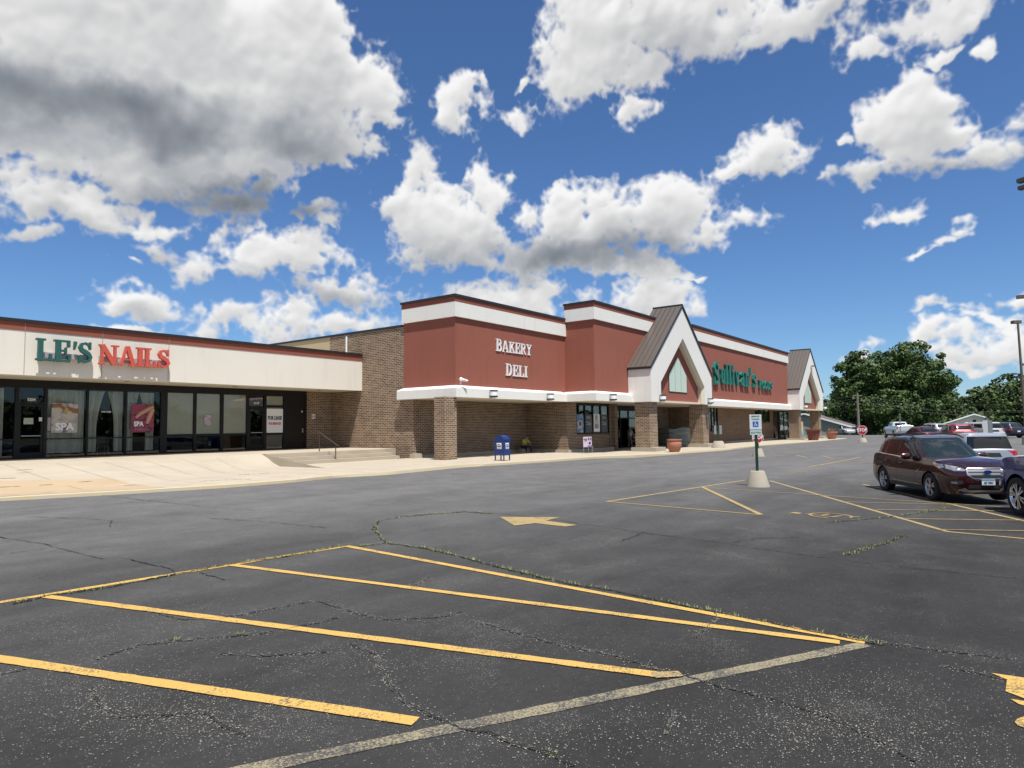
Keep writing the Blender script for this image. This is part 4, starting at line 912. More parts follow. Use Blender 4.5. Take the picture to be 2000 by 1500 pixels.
gable(86.7, 5.7, -.12, False)
pl_ = part('pillar', MB().box(25.72 + .0, 26.62, 23.9 - .1, 24.6, .02, 3.399), 'brick_warm')
# letters on the red walls
letters([("B", 30.2, 6.18, .72, 'pinkwhite', .95, .02), ("AKERY", 30.78, 6.18, .66, 'pinkwhite', 1.0, .02), ("D", 31.1, 4.80, .72, 'pinkwhite', .98, .03), ("ELI", 31.78, 4.80, .68, 'pinkwhite', 1.02, .04)], 23.965, .045, 'letter_sign', 'white raised bakery deli letters on the red stucco wall')
sv = [("S", 57.2, 5.28, 2.05, 'teal', .90, .0), ("u", 58.98, 5.45, 1.9, 'teal', .80, 0), ("l", 60.2, 5.45, 1.83, 'teal', .9, 0), ("l", 61.08, 5.45, 1.83, 'teal', .9, 0), ("i", 61.95, 5.45, 1.83, 'teal', .92, 0), ("v", 62.75, 5.42, 1.95, 'teal', .92, 0), ("a", 64.2, 5.45, 1.95, 'teal', .98, .0), ("n", 65.65, 5.45, 1.95, 'teal', .95, 0), ("'", 67.15, 5.5, 1.9, 'teal', 1.1, 0), ("s", 67.95, 5.45, 1.95, 'teal', 1.15, 0),
      ("F", 70.0, 5.45, .86, 'teal', 1.35, 0), ("O", 70.95, 5.45, .8, 'teal', 1.25, 0), ("O", 71.85, 5.45, .8, 'teal', 1.25, 0), ("D", 72.75, 5.45, .8, 'teal', 1.25, 0), ("S", 73.75, 5.45, .8, 'teal', 1.3, 0)]
letters(sv, 21.28, .20, 'letter_sign', 'big green raised store name letters on the red wall between gables')
# wall lamps: two black rings around a white drum
def lamp(x, y, z, label):
    t_ = thing('wall_lamp', label, 'wall lamp', (x, y, z), 0, 'drum wall lamps along the white ledge')
    MB().lathe([(.21, .03), (.21, .30)], n=20).build('lamp_drum', MT['white_gloss'], t_, True)
    MB().lathe([(.225, .30), (.225, .37)], n=20).build('lamp_ring', MT['black'], t_); MB().lathe([(.235, -.03), (.235, .05)], n=20).build('lamp_ring', MT['black'], t_)
    MB().lathe([(.10, -.12), (.12, -.021)], n=16).build('lamp_base', MT['white_gloss'], t_)
    return t_
LP = [(29.25, 23.38, 3.48, 'left of the two drum wall lamps under the bakery letters'), (34.95, 23.38, 3.48, 'right of the two drum wall lamps under the bakery letters'), (39.0, 21.15, 3.48, 'drum wall lamp on the ledge left of the near gable'),
      (43.55, 19.74, 3.52, 'drum wall lamp on the left leg of the near gable'), (52.6, 19.74, 3.52, 'drum wall lamp on the right leg of the near gable'), (82.6, 19.74, 3.6, 'drum wall lamp on the left leg of the far gable'), (92.2, 19.74, 3.6, 'drum wall lamp on the right leg of the far gable')]
for i, a in enumerate(LP): lamp(*a)
sc_ = thing('security_camera', 'twin white security camera on the bakery ledge corner', 'camera', (26.75, 23.62, 4.12))
MB().tube([(0, 0, -.06), (0, -.02, .14)], .03).build('mount', MT['white_gloss'], sc_); MB().lathe([(.02, -.1), (.085, -.06), (.1, 0), (.085, .06), (.03, .1)], (-.03, -.05, .22), 14).build('dome', MT['white_gloss'], sc_, True)
MB().tube([(.05, -.08, .2), (.32, -.22, .14)], [.08, .05]).build('camera_body', MT['white_gloss'], sc_, True)
sc_ = thing('security_camera', 'small white floodlight high on the far gable front', 'camera', (86.75, 19.9, 8.75)); MB().box(-.25, .1, -.25, 0, -.06, .1).build('lamp_head', MT['galv'], sc_, bevel=.02); MB().box(.15, .5, -.25, 0, -.06, .1).build('lamp_head', MT['galv'], sc_, bevel=.02)
MB().tube([(0, .04, 0), (0, .04, -.9)], .03).build('conduit', MT['white_gloss'], sc_)
pp = MB().tube([(26.1, 32.2, 6.1), (26.1, 32.2, 7.35)], .05).build('vent_pipe', MT['white_gloss']); tag(pp, 'white vent pipe standing on the strip store roof edge', 'pipe')

# ------------------------------------------------------------------ vehicles
def lerp_tab(tab, x):
    if x <= tab[0][0]: return tab[0][1]
    for (a, b), (c, d) in zip(tab, tab[1:]):
        if x <= c:
            t = (x - a) / (c - a); return b + (d - b) * t
    return tab[-1][1]
def smooth_tab(tab, x, r=.06):
    return sum(lerp_tab(tab, x + r * k) for k in (-2, -1, 0, 1, 2)) / 5
def car_shell(q):
    L, Wd = q['L'], q['W']; xs = set()
    n = 90
    for i in range(n + 1): xs.add(round(L * i / n, 4))
    for xw in (q['rear'], q['front']):
        for k in range(17): xs.add(round(xw + q['ra'] * math.cos(PI * k / 16), 4))
    xs = sorted(x for x in xs if 0 <= x <= L)
    rows = 14; tops = 8
    side = [(.15, .93), (.35, .975), (.55, 1.0), (.75, .995), (.9, .975), (1.05, .945), (1.3, .90)]
    side = q.get('side', side)
    def plan(x):
        return smooth_tab(q.get('plan', [(0, .84), (.12, .93), (.4, .985), (1.0, 1.0), (L - 1.2, 1.0), (L - .6, .975), (L - .25, .90), (L - .08, .80), (L, .70)]), x, .03)
    def nose(x, z):
        f = sm(L - .7, L, x); r_ = sm(.6, 0, x) if False else 1 - sm(0, .5, x)
        return f * lerp_tab(q['nose'], z) - r_ * lerp_tab(q['tail'], z)
    def zb(x):
        z = lerp_tab(q['sill'], x)
        for xw in (q['rear'], q['front']):
            d = abs(x - xw)
            if d < q['ra']: z = max(z, q['wr'] + math.sqrt(q['ra'] ** 2 - d * d))
        return z
    def zt(x): return smooth_tab(q['belt'], x, .03)
    vs = []; fs = []
    ring = []
    for x in xs:
        b, t = zb(x), zt(x); hw = Wd / 2 * plan(x); r_ = []
        for s_ in (-1, 1):
            half = []
            for j in range(rows + 1):
                z = b + (t - b) * j / rows; half.append((x + nose(x, z), s_ * hw * lerp_tab(side, z), z))
            yt = abs(half[-1][1])
            for k in range(1, tops + 1):
                u = 1 - k / tops; cr = q.get('crown', .06) * (1 - u ** 2.4)
                zz = t + cr; half.append((x + nose(x, t) + (.05 * (1 - u * u) * (sm(L - .4, L, x))), s_ * yt * u, zz))
            r_.append(half)
        ring.append(r_[0] + r_[1][-2::-1])
    m = len(ring[0])
    for r_ in ring: vs += r_
    for i in range(len(ring) - 1):
        for k in range(m - 1): fs.append((i * m + k, i * m + k + 1, (i + 1) * m + k + 1, (i + 1) * m + k))
    # end caps as grids bulging outwards
    for idx, sg in ((0, -1), (len(ring) - 1, 1)):
        r_ = ring[idx]; H = (m - 1) // 2; base = idx * m; K = 12; prev = None
        grid = []
        for j in range(H + 1):
            a, b = r_[j], r_[m - 1 - j]; row = [base + j]
            for k in range(1, K):
                u = k / K; y = a[1] + (b[1] - a[1]) * u; xx = a[0] + sg * q.get('bulge', .07) * (1 - (2 * u - 1) ** 2)
                if j == H: continue
                vs.append((xx, y, a[2])); row.append(len(vs) - 1)
            row.append(base + m - 1 - j); grid.append(row)
        for j in range(rows):
            for k in range(K): fs.append((grid[j][k], grid[j][k + 1], grid[j + 1][k + 1], grid[j + 1][k]))
        # close the top of the cap to the crown edge
        top = [base + j for j in range(rows, m - rows)]; low = grid[rows][1:-1]
        cyc = top + low[::-1]
        fs.append(tuple(cyc))
    mb = MB().add(vs, fs); return mb
def greenhouse(q):
    """closed cabin: rings from the belt line up to the roof"""
    G_ = q['cab']; rows = 12; n = 56; vs = []; fs = []
    for j in range(rows + 1):
        t = j / rows; e = t
        xr = G_['xr0'] + (G_['xr1'] - G_['xr0']) * lerp_tab(G_.get('rc', [(0, 0), (1, 1)]), e); xf = G_['xf0'] + (G_['xf1'] - G_['xf0']) * (e ** .93)
        hw = G_['w0'] + (G_['w1'] - G_['w0']) * (e ** 1.25); z = G_['z0'] + (G_['z1'] - G_['z0']) * (1 - (1 - t) ** 1.15)
        cx, rx = (xr + xf) / 2, (xf - xr) / 2; ex = G_.get('ex', 7)
        for k in range(n):
            a = 2 * PI * (k + .5) / n; c, s_ = math.cos(a), math.sin(a); p = (abs(c) ** ex + abs(s_) ** ex) ** (-1 / ex)
            x = cx + rx * c * p; y = hw * s_ * p
            if c > 0: x -= .10 * (abs(y) / hw) ** 2 * rx * .12 * 3
            zz = z + (0 if t < 1 else 0)
            vs.append((x, y, zz - (lerp_tab(G_['drop'], x) * t if 'drop' in G_ else 0)))
    for j in range(rows):
        for k in range(n): k2 = (k + 1) % n; fs.append((j * n + k, j * n + k2, (j + 1) * n + k2, (j + 1) * n + k))
    base = rows * n; prev = base; cx = (G_['xr1'] + G_['xf1']) / 2
    for r_ in range(1, 8):
        f = 1 - r_ / 8; o = len(vs); cr = .055 * (1 - f ** 2) + .0
        for k in range(n):
            v = vs[base + k]; x = cx + (v[0] - cx) * f; vs.append((x, v[1] * f, G_['z1'] + cr - (lerp_tab(G_['drop'], x) if 'drop' in G_ else 0)))
        for k in range(n): k2 = (k + 1) % n; fs.append((prev + k, prev + k2, o + k2, o + k))
        prev = o
    fs.append(tuple(prev + k for k in range(n)))
    return MB().add(vs, fs)
def patch(bvh, poly, view, off=.006, step=.05, th=.0, mb=None):
    """sheet following the body: poly is drawn in side ('r','l'), 'front', 'rear' or 'top' view"""
    poly = [Vector(p) for p in poly]; n = len(poly)
    area = sum(poly[i].x * poly[(i + 1) % n].y - poly[(i + 1) % n].x * poly[i].y for i in range(n))
    if area < 0: poly = poly[::-1]
    ed = []
    for i in range(n):
        a, b = poly[i], poly[(i + 1) % n]; k = max(1, int((b - a).length / step)); ed += [a.lerp(b, t / k) for t in range(k)]
    pts = list(ed); ne = len(ed)
    x0, x1 = min(p.x for p in ed), max(p.x for p in ed); y0, y1 = min(p.y for p in ed), max(p.y for p in ed)
    def inside(p):
        c = False
        for i in range(ne):
            a, b = ed[i], ed[(i + 1) % ne]
            if (a.y > p.y) != (b.y > p.y) and p.x < (b.x - a.x) * (p.y - a.y) / (b.y - a.y) + a.x: c = not c
        return c
    x = x0 + step / 2
    while x < x1:
        y = y0 + step / 2
        while y < y1:
            p = Vector((x, y))
            if inside(p) and min((p - e).length for e in ed) > step * .35: pts.append(p)
            y += step
        x += step
    V, _, Fc, _, _, _ = delaunay_2d_cdt(pts, [(i, (i + 1) % ne) for i in range(ne)], [], 1, 1e-5)
    out = []; D_ = {'r': Vector((0, 1, 0)), 'l': Vector((0, -1, 0)), 'front': Vector((-1, 0, 0)), 'rear': Vector((1, 0, 0)), 'top': Vector((0, 0, -1))}[view]
    last = None
    for p in V:
        o = {'r': Vector((p.x, -4, p.y)), 'l': Vector((p.x, 4, p.y)), 'front': Vector((9, p.x, p.y)), 'rear': Vector((-4, p.x, p.y)), 'top': Vector((p.x, p.y, 5))}[view]
        h, nn, _, _ = bvh.ray_cast(o, D_)
        if h is None:
            h, nn, _, _ = bvh.find_nearest(last if last else o)
        last = h
        out.append(h - D_ * off)
    mb = mb or MB(); mb.add(out, [tuple(f) for f in Fc]); return mb
def wheel(parent, x, y, r, w, side, spokes=5, rim='alloy', rimr=.66):
    t = MB().lathe([(r * .64, 0), (r * .66, -w * .4), (r * .70, -w / 2), (r * .9, -w / 2), (r * .985, -w * .42), (r, -w * .3), (r, w * .3), (r * .985, w * .42), (r * .9, w / 2), (r * .70, w / 2), (r * .66, w * .4), (r * .64, 0)], (0, 0, 0), 40, 'y', 1, False).build('wheel', MT['rubber'], parent, True, loc=(x, y, r))
    rb = MB(); R_ = r * rimr; yo = side * w * .38
    rb.lathe([(R_ * .93, -w * .3), (R_, -w * .44), (R_ * 1.03, -w * .47), (R_ * 1.05, -w * .45), (R_ * 1.05, w * .45), (R_ * 1.03, w * .47), (R_, w * .44), (R_ * .93, w * .3)], (0, 0, 0), 40, 'y', 1, False)
    for k in range(spokes):
        a = 2 * PI * k / spokes + .3
        for s_ in ((-.09, .09) if spokes <= 6 else (0,)):
            wd = .035 if spokes <= 6 else .03
            p0 = Vector((math.cos(a + s_ * 1.5) * R_ * .18, yo + side * .012, math.sin(a + s_ * 1.5) * R_ * .18)); p1 = Vector((math.cos(a + s_ * 2) * R_ * .95, yo + side * .02, math.sin(a + s_ * 2) * R_ * .95))
            d = (p1 - p0).normalized(); q_ = d.cross(Vector((0, 1, 0))) * wd * .5; u = Vector((0, side * .02, 0))
            rb.add([p0 - q_, p0 + q_, p1 + q_ * 1.3, p1 - q_ * 1.3, p0 - q_ - u, p0 + q_ - u, p1 + q_ * 1.3 - u, p1 - q_ * 1.3 - u], [(0, 1, 2, 3), (7, 6, 5, 4), (0, 4, 5, 1), (1, 5, 6, 2), (2, 6, 7, 3), (3, 7, 4, 0)])
    rb.lathe([(R_ * .26, yo - .02), (R_ * .26, yo + side * .03), (R_ * .12, yo + side * .04)], (0, 0, 0), 20, 'y')
    rb.build('rim', MT[rim], t, True)
    MB().lathe([(R_ * .93, -.02), (R_ * .93, .02)], (0, side * w * .12, 0), 24, 'y').build('brake_disc', MT['darkin'], t)
def carpaint(name, c, metal=.35, rough=.28):
    m = mat(name, c, rough, metal=metal, coat=1.0, spec=.5); return m
def rel(pts, dx): return pts
def make_car(q, label, name, X, Y, heading, Z=None, paint=None, group=None, detail=2):
    t = thing(name, label, q.get('cat', 'car'), (X, Y, gz(X, Y) if Z is None else Z), heading, group)
    sh = car_shell(q); body = sh.build('body', paint, t, True)
    bm = bmesh.new(); bm.from_mesh(body.data); bv = BVHTree.FromBMesh(bm)
    gh = greenhouse(q).build('cabin', paint, t, True); bg_ = bmesh.new(); bg_.from_mesh(gh.data); gv = BVHTree.FromBMesh(bg_)
    L = q['L']
    # dark underbody and wheel wells
    ub = MB().box(.15, L - .35, -q['W'] / 2 * .80, q['W'] / 2 * .80, .22, .62)
    for xw in (q['rear'], q['front']): ub.box(xw - q['ra'] - .02, xw + q['ra'] + .02, -q['W'] / 2 * .93, q['W'] / 2 * .93, q['wr'] + .12, min(q['wr'] + q['ra'] + .0, q['wr'] + .36))
    ub.build('underbody', MT['darkin'], t)
    for xw in (q['rear'], q['front']):
        for s_ in (-1, 1): wheel(t, xw, s_ * (q['W'] / 2 - .13), q['wr'], q.get('tw', .225), s_, q.get('spokes', 5), q.get('rim', 'alloy'))
    for nm, polys in q.get('side_glass', {}).items():
        for p in polys:
            for v in ('r', 'l'): patch(gv, p, v, .005, .07).build(nm, MT['carglass_solid'], t, True)
    if 'windshield' in q: patch(gv, q['windshield'], 'front', .006, .08).build('windshield', MT['windshield'], t, True)
    if 'rear_glass' in q: patch(gv, q['rear_glass'], 'rear', .006, .08).build('rear_window', MT['carglass_solid'], t, True)
    for nm, view, poly, m_, off in q.get('patches', []):
        try: patch(bv, poly, view, off, .04).build(nm, MT[m_], t, True)
        except Exception as e_: print('patch', nm, e_)
    for nm, view, poly, m_, off in q.get('cabpatches', []):
        patch(gv, poly, view, off, .05).build(nm, MT[m_], t, True)
    bm.free(); bg_.free()
    return t
MT['carglass_solid'] = mat('tinted_glass', (.010, .012, .013), .04, spec=.6)
MT['windshield'] = mat('windshield_glass', (.015, .024, .028), .05, spec=.35)
MT['lens'] = mat('lamp_lens', (.45, .47, .5), .12, metal=.5, coat=1); MT['amber'] = mat('amber', (.6, .18, .02), .2, coat=1); MT['tailred'] = mat('tail_red', (.40, .012, .014), .15, coat=1)
MT['plastic'] = mat('black_trim', (.02, .02, .021), .55); MT['silvertrim'] = mat('silver_trim', (.45, .45, .46), .3, metal=.8)
MT['plate'] = mat('plate_white', (.62, .64, .66), .4); MT['plateblue'] = mat('plate_blue', (.10, .30, .52), .4)
MT['seam_line'] = mat('door_gap', (.008, .004, .004), .7)
def seam(pts, w=.007):
    """thin polygon along a door gap"""
    L_ = []; R_ = []
    for i, p in enumerate(pts):
        a = Vector(pts[max(i - 1, 0)]); b = Vector(pts[min(i + 1, len(pts) - 1)]); d = (b - a).normalized(); n = Vector((-d.y, d.x)) * w / 2
        L_.append(Vector(p) + n); R_.append(Vector(p) - n)
    return [tuple(v) for v in L_ + R_[::-1]]
mir = lambda P: [(-a, b) for a, b in P]
SUV = dict(L=4.52, W=1.84, rear=.93, front=3.62, ra=.40, wr=.355, tw=.235, spokes=5, cat='car',
 sill=[(0, .42), (.25, .32), (.5, .25), (4.0, .25), (4.3, .22), (4.52, .24)],
 belt=[(0, 1.02), (.3, 1.12), (1.2, 1.10), (2.6, 1.03), (3.15, 1.09), (3.5, 1.08), (4.0, 1.04), (4.3, .98), (4.46, .91), (4.52, .86)],
 nose=[(.2, -.10), (.35, -.02), (.5, 0), (.7, 0), (.85, -.06), (1.0, -.14)], tail=[(.2, -.08), (.5, .02), (.75, .02), (1.0, -.04), (1.15, -.08)],
 cab=dict(xr0=.06, xr1=.50, xf0=3.36, xf1=2.42, w0=.855, w1=.66, z0=.98, z1=1.625, drop=[(.5, .045), (1.3, .0), (2.0, .0), (2.5, .03)]),
 side_glass={'side_window': [[(.36, 1.16), (.98, 1.13), (.98, 1.50), (.58, 1.48)], [(1.03, 1.125), (1.78, 1.095), (1.78, 1.535), (1.08, 1.52)], [(1.84, 1.09), (2.90, 1.06), (2.70, 1.30), (2.42, 1.49), (1.84, 1.535)]]},
 windshield=[(-.76, 1.11), (.76, 1.11), (.62, 1.57), (-.62, 1.57)], rear_glass=[(-.62, 1.18), (.62, 1.18), (.52, 1.5), (-.52, 1.5)],
 patches=[('door_gap', 'r', seam([(2.86, 1.04), (2.9, .7), (2.84, .32)]), 'seam_line', .004), ('door_gap', 'r', seam([(1.81, 1.08), (1.83, .7), (1.78, .3)]), 'seam_line', .004), ('door_gap', 'r', seam([(1.0, 1.1), (.98, .92), (1.28, .72), (1.36, .4)]), 'seam_line', .004),
  ('lower_cladding', 'r', [(1.36, .25), (3.18, .25), (3.14, .345), (1.4, .345)], 'plastic', .006), ('side_trim', 'r', seam([(1.45, .40), (3.05, .38)], .02), 'silvertrim', .007),
  ('side_trim', 'r', [(2.96, .72), (3.16, .80), (3.10, .74), (3.02, .69), (3.12, .64)], 'silvertrim', .006),
  ('headlight', 'front', [(-.88, 0.985), (-.84, 0.885), (-.70, 0.815), (-.50, 0.810), (-.46, 0.845), (-.60, 0.915)], 'lens', .008), ('headlight', 'front', mir([(-.88, 0.985), (-.84, 0.885), (-.70, 0.815), (-.50, 0.810), (-.46, 0.845), (-.60, 0.915)]), 'lens', .008),
  ('headlight_side', 'r', [(3.78, 1.005), (4.02, 0.975), (4.22, 0.895), (4.05, 0.855), (3.88, 0.915)], 'lens', .009), ('turn_lamp', 'r', [(3.86, 0.965), (4.0, 0.945), (4.0, 0.885), (3.9, 0.915)], 'amber', .012),
  ('grille', 'front', [(-.46, 0.855), (-.40, 0.895), (.40, 0.895), (.46, 0.855), (.46, 0.715), (.32, 0.615), (-.32, 0.615), (-.46, 0.715)], 'silvertrim', .010), ('grille', 'front', [(-.42, 0.800), (.42, 0.800), (.42, 0.770), (-.42, 0.770)], 'plastic', .016), ('grille', 'front', [(-.40, 0.715), (.40, 0.715), (.32, 0.655), (-.32, 0.655)], 'plastic', .016), ('grille', 'front', [(-.42, 0.855), (.42, 0.855), (.42, 0.880), (-.42, 0.880)], 'plastic', .016),
  ('lower_intake', 'front', [(-.42, .48), (.42, .48), (.46, .38), (-.46, .38)], 'plastic', .008), ('skid_plate', 'front', [(-.66, .34), (-.52, .40), (-.44, .345), (.44, .345), (.52, .40), (.66, .34), (.5, .29), (-.5, .29)], 'silvertrim', .012),
  ('fog_lamp', 'front', [(-.80, .56), (-.58, .58), (-.54, .52), (-.62, .47), (-.78, .48)], 'plastic', .008), ('fog_lamp', 'front', [(-.77, .54), (-.68, .55), (-.67, .49), (-.76, .50)], 'lens', .014), ('fog_lamp', 'front', mir([(-.80, .56), (-.58, .58), (-.54, .52), (-.62, .47), (-.78, .48)]), 'plastic', .008),
  ('tail_light', 'r', [(.0, 1.04), (.28, 1.06), (.16, .94), (.02, .92)], 'tailred', .010)],
 cabpatches=[('window_trim', 'r', seam([(.36, 1.155), (.98, 1.115), (2.0, 1.07), (2.92, 1.04)], .022), 'chrome', .009), ('window_trim', 'r', seam([(1.005, 1.13), (1.04, 1.5)], .012), 'chrome', .008), ('rain_guard', 'r', seam([(2.74, 1.28), (2.46, 1.51), (1.84, 1.56), (1.10, 1.55)], .05), 'plastic', .012),
  ('pillar_trim', 'r', [(1.78, 1.10), (1.84, 1.09), (1.84, 1.535), (1.78, 1.535)], 'plastic', .006)])
MAROON = carpaint('maroon_paint', (.046, .009, .010), .5, .22)
def car_frame(X, Y, h, off):   # place so that the rear axle stands at (X, Y)
    return X - off * math.cos(h), Y - off * math.sin(h)
h1 = math.radians(211.5); cx_, cy_ = car_frame(23.55, 2.62, h1, .93)
esc = make_car(SUV, 'dark maroon crossover with silver grille bars and roof rails, nearest whole car', 'parked_car', cx_, cy_, h1, -.285, MAROON, 'vehicles parked in the lot')
for s_ in (-1, 1):
    MB().tube([(.56, s_ * .63, 1.58), (.72, s_ * .63, 1.67), (1.4, s_ * .63, 1.705), (2.15, s_ * .63, 1.68), (2.45, s_ * .63, 1.60)], [.018, .022, .022, .022, .018]).build('roof_rail', MT['plastic'], esc, True)
    mr = MB(); mr.lathe([(.02, -.13), (.075, -.11), (.095, -.02), (.09, .08), (.04, .13)], (0, 0, 0), 16, 'y')
    mo = mr.build('mirror', MAROON, esc, True, loc=(2.62, s_ * 1.0, 1.11)); mo.scale = (.8, 1, 1)
    MB().tube([(2.6, s_ * .82, 1.04), (2.58, s_ * .93, 1.07)], .03).build('mirror_stalk', MT['plastic'], esc)
    MB().tube([(1.12, s_ * .93, .94), (1.3, s_ * .935, .935)], .014).build('handle', MAROON, esc, True); MB().tube([(2.0, s_ * .925, .90), (2.18, s_ * .925, .90)], .014).build('handle', MAROON, esc, True)
plt = MB().box(4.605, 4.615, -.155, .155, .47, .62).build('number_plate', MT['plate'], esc); MB().box(4.616, 4.618, -.15, .15, .58, .617).build('plate_band', MT['plateblue'], plt)
text_obj('AJ7 5941', .085, mat('plate_text', (.03, .04, .10)), plt, (4.62, 0, .525), .72, .003, .002, rz=PI / 2)
MB().lathe([(.075, 0), (.07, .012)], (0, 0, 0), 24, 'y').build('emblem', mat('emblem_blue', (.01, .03, .16), .2, coat=1), esc, rz=-PI / 2, loc=(4.605, 0, .79)).scale = (1.35, 1, .62)
MB().tube([(2.95, -.55, 1.10), (3.05, .1, 1.13)], .008).build('wiper', MT['plastic'], esc)

# silver minivan seen from behind
VAN = dict(L=5.14, W=2.0, rear=1.05, front=4.1, ra=.41, wr=.36, spokes=7, cat='van',
 sill=[(0, .36), (.3, .30), (5.14, .28)], belt=[(0, 1.08), (.4, 1.12), (3.6, 1.05), (4.2, 1.02), (4.9, .88), (5.14, .78)], plan=[(0, .93), (.1, .97), (.4, 1.0), (4.0, 1.0), (4.7, .92), (5.14, .74)],
 side=[(.15, .95), (.5, 1.0), (.9, .985), (1.3, .94)], bulge=.06,
 nose=[(.2, -.08), (.5, 0), (1.0, -.2)], tail=[(.2, -.02), (.35, .06), (.55, .06), (.7, 0), (1.1, -.04)],
 cab=dict(xr0=.02, xr1=.26, xf0=4.35, xf1=2.9, w0=.95, w1=.78, z0=1.0, z1=1.70, ex=10, drop=[(.5, .0), (3.0, .03)]),
 side_glass={'side_window': [[(.42, 1.18), (1.55, 1.16), (1.55, 1.55), (.55, 1.55)], [(1.65, 1.15), (2.65, 1.14), (2.65, 1.56), (1.65, 1.56)], [(2.75, 1.14), (3.7, 1.12), (3.2, 1.5), (2.75, 1.55)]]},
 windshield=[(-.8, 1.12), (.8, 1.12), (.66, 1.6), (-.66, 1.6)], rear_glass=[(-.80, 1.14), (.80, 1.14), (.70, 1.60), (-.70, 1.60)],
 patches=[('tail_light', 'rear', [(-.97, .80), (-.80, .80), (-.82, 1.09), (-.97, 1.09)], 'tailred', .012), ('tail_light', 'rear', [(.97, .80), (.80, .80), (.82, 1.09), (.97, 1.09)], 'tailred', .012), ('tail_lamp_lens', 'rear', [(.93, .87), (.84, .87), (.84, .96), (.93, .96)], 'plate', .018),
  ('plate_recess', 'rear', [(-.36, .82), (.36, .82), (.30, .98), (-.30, .98)], 'plastic', .006), ('bumper_step', 'rear', [(-.9, .62), (.9, .62), (.9, .645), (-.9, .645)], 'plastic', .008),
  ('tailgate_gap', 'rear', seam([(-.78, 1.1), (-.76, .66), (.76, .66), (.78, 1.1)], .01), 'seam_line', .006), ('tail_light', 'r', [(0, .80), (.18, .84), (.12, 1.08), (0, 1.08)], 'tailred', .012), ('tail_light', 'l', [(0, .80), (.18, .84), (.12, 1.08), (0, 1.08)], 'tailred', .012)])
SILVER = carpaint('silver_paint', (.42, .44, .47), .6, .28)
vp = G(1934, 890)
hv = math.radians(30)
van = make_car(VAN, 'silver minivan seen from behind, between the maroon crossover and the blue truck', 'parked_van', 31.6, .95, math.radians(27), -.42, SILVER, 'vehicles parked in the lot')
# blue pickup at the right edge: only its front corner is in the picture
TRK = dict(L=5.89, W=2.03, rear=1.25, front=4.95, ra=.50, wr=.42, tw=.28, spokes=6, rim='chrome', cat='truck',
 sill=[(0, .50), (5.3, .45), (5.89, .42)], belt=[(0, 1.42), (3.9, 1.36), (4.4, 1.34), (5.3, 1.28), (5.7, 1.22), (5.89, 1.12)], plan=[(0, .97), (.2, .99), (5.0, 1.0), (5.5, .98), (5.8, .9), (5.89, .82)],
 side=[(.3, .95), (.7, 1.0), (1.0, .995), (1.3, .95), (1.5, .93)], crown=.09, nose=[(.3, .06), (.6, .06), (.7, 0), (1.2, -.05)], tail=[(0, 0), (1.4, 0)],
 cab=dict(xr0=1.95, xr1=2.15, xf0=4.35, xf1=3.55, w0=.92, w1=.72, z0=1.25, z1=1.90, ex=9),
 side_glass={'side_window': [[(2.2, 1.45), (3.0, 1.44), (3.0, 1.80), (2.28, 1.80)], [(3.08, 1.44), (4.0, 1.42), (3.7, 1.7), (3.08, 1.80)]]}, windshield=[(-.78, 1.40), (.78, 1.40), (.64, 1.82), (-.64, 1.82)],
 patches=[('headlight', 'front', [(-.95, 1.12), (-.70, 1.14), (-.68, .88), (-.95, .86)], 'lens', .01), ('headlight', 'front', [(.95, 1.12), (.70, 1.14), (.68, .88), (.95, .86)], 'lens', .01), ('grille', 'front', [(-.66, 1.14), (.66, 1.14), (.6, .78), (-.6, .78)], 'plastic', .01),
  ('bumper', 'front', [(-.98, .70), (.98, .70), (.95, .48), (-.95, .48)], 'chrome', .03), ('bumper_side', 'l', [(5.45, .72), (5.89, .72), (5.89, .46), (5.5, .46)], 'chrome', .02)])
BLUE = carpaint('blue_paint', (.014, .040, .19), .3, .25)
ht = math.radians(28); tx_, ty_ = 18.9 - (4.95 * math.cos(ht) - .9 * math.sin(ht)), .04 - (4.95 * math.sin(ht) + .9 * math.cos(ht))
trk = make_car(TRK, 'dark blue pickup truck with chrome six spoke wheel, cut by the right edge', 'pickup_truck', tx_, ty_, ht, -.34, BLUE, 'vehicles parked in the lot')
MB().box(.05, 1.9, -.85, .85, 1.30, 1.34).build('bed_floor', MT['plastic'], trk)

# far vehicles
def far(q, label, name, px, py, dep, head, col, **k):
    p = at(px, py, dep); paint_ = carpaint(name + '_paint', col, .3, .3); p.z = 0
    d = ray(px, py); s_ = (1.75 - 0) / -d.z if d.z < 0 else dep
    return make_car(q, label, name, p.x, p.y, math.radians(head), gz(p.x, p.y) - .0, paint_, 'vehicles parked in the lot')
SUV2 = dict(SUV); SUV2['patches'] = [('tail_light', 'rear', [(-.86, .98), (-.6, .96), (-.62, .84), (-.85, .84)], 'tailred', .01), ('tail_light', 'rear', [(.86, .98), (.6, .96), (.62, .84), (.85, .84)], 'tailred', .01), ('number_plate', 'rear', [(-.16, .78), (.16, .78), (.16, .64), (-.16, .64)], 'plate', .01), ('bumper_trim', 'rear', [(-.8, .46), (.8, .46), (.7, .34), (-.7, .34)], 'plastic', .01)]
SUV2['cabpatches'] = [('window_trim', 'r', seam([(.36, 1.155), (.98, 1.115), (2.0, 1.07), (2.92, 1.04)], .03), 'chrome', .009)]
PICK = dict(TRK); PICK['patches'] = [('tail_light', 'rear', [(-.97, 1.3), (-.84, 1.3), (-.84, 1.0), (-.97, 1.0)], 'tailred', .01), ('tail_light', 'rear', [(.97, 1.3), (.84, 1.3), (.84, 1.0), (.97, 1.0)], 'tailred', .01), ('bumper', 'rear', [(-.95, .78), (.95, .78), (.95, .6), (-.95, .6)], 'silvertrim', .04), ('tailgate_gap', 'rear', seam([(-.8, 1.38), (-.8, .84), (.8, .84), (.8, 1.38)], .02), 'seam_line', .006)]
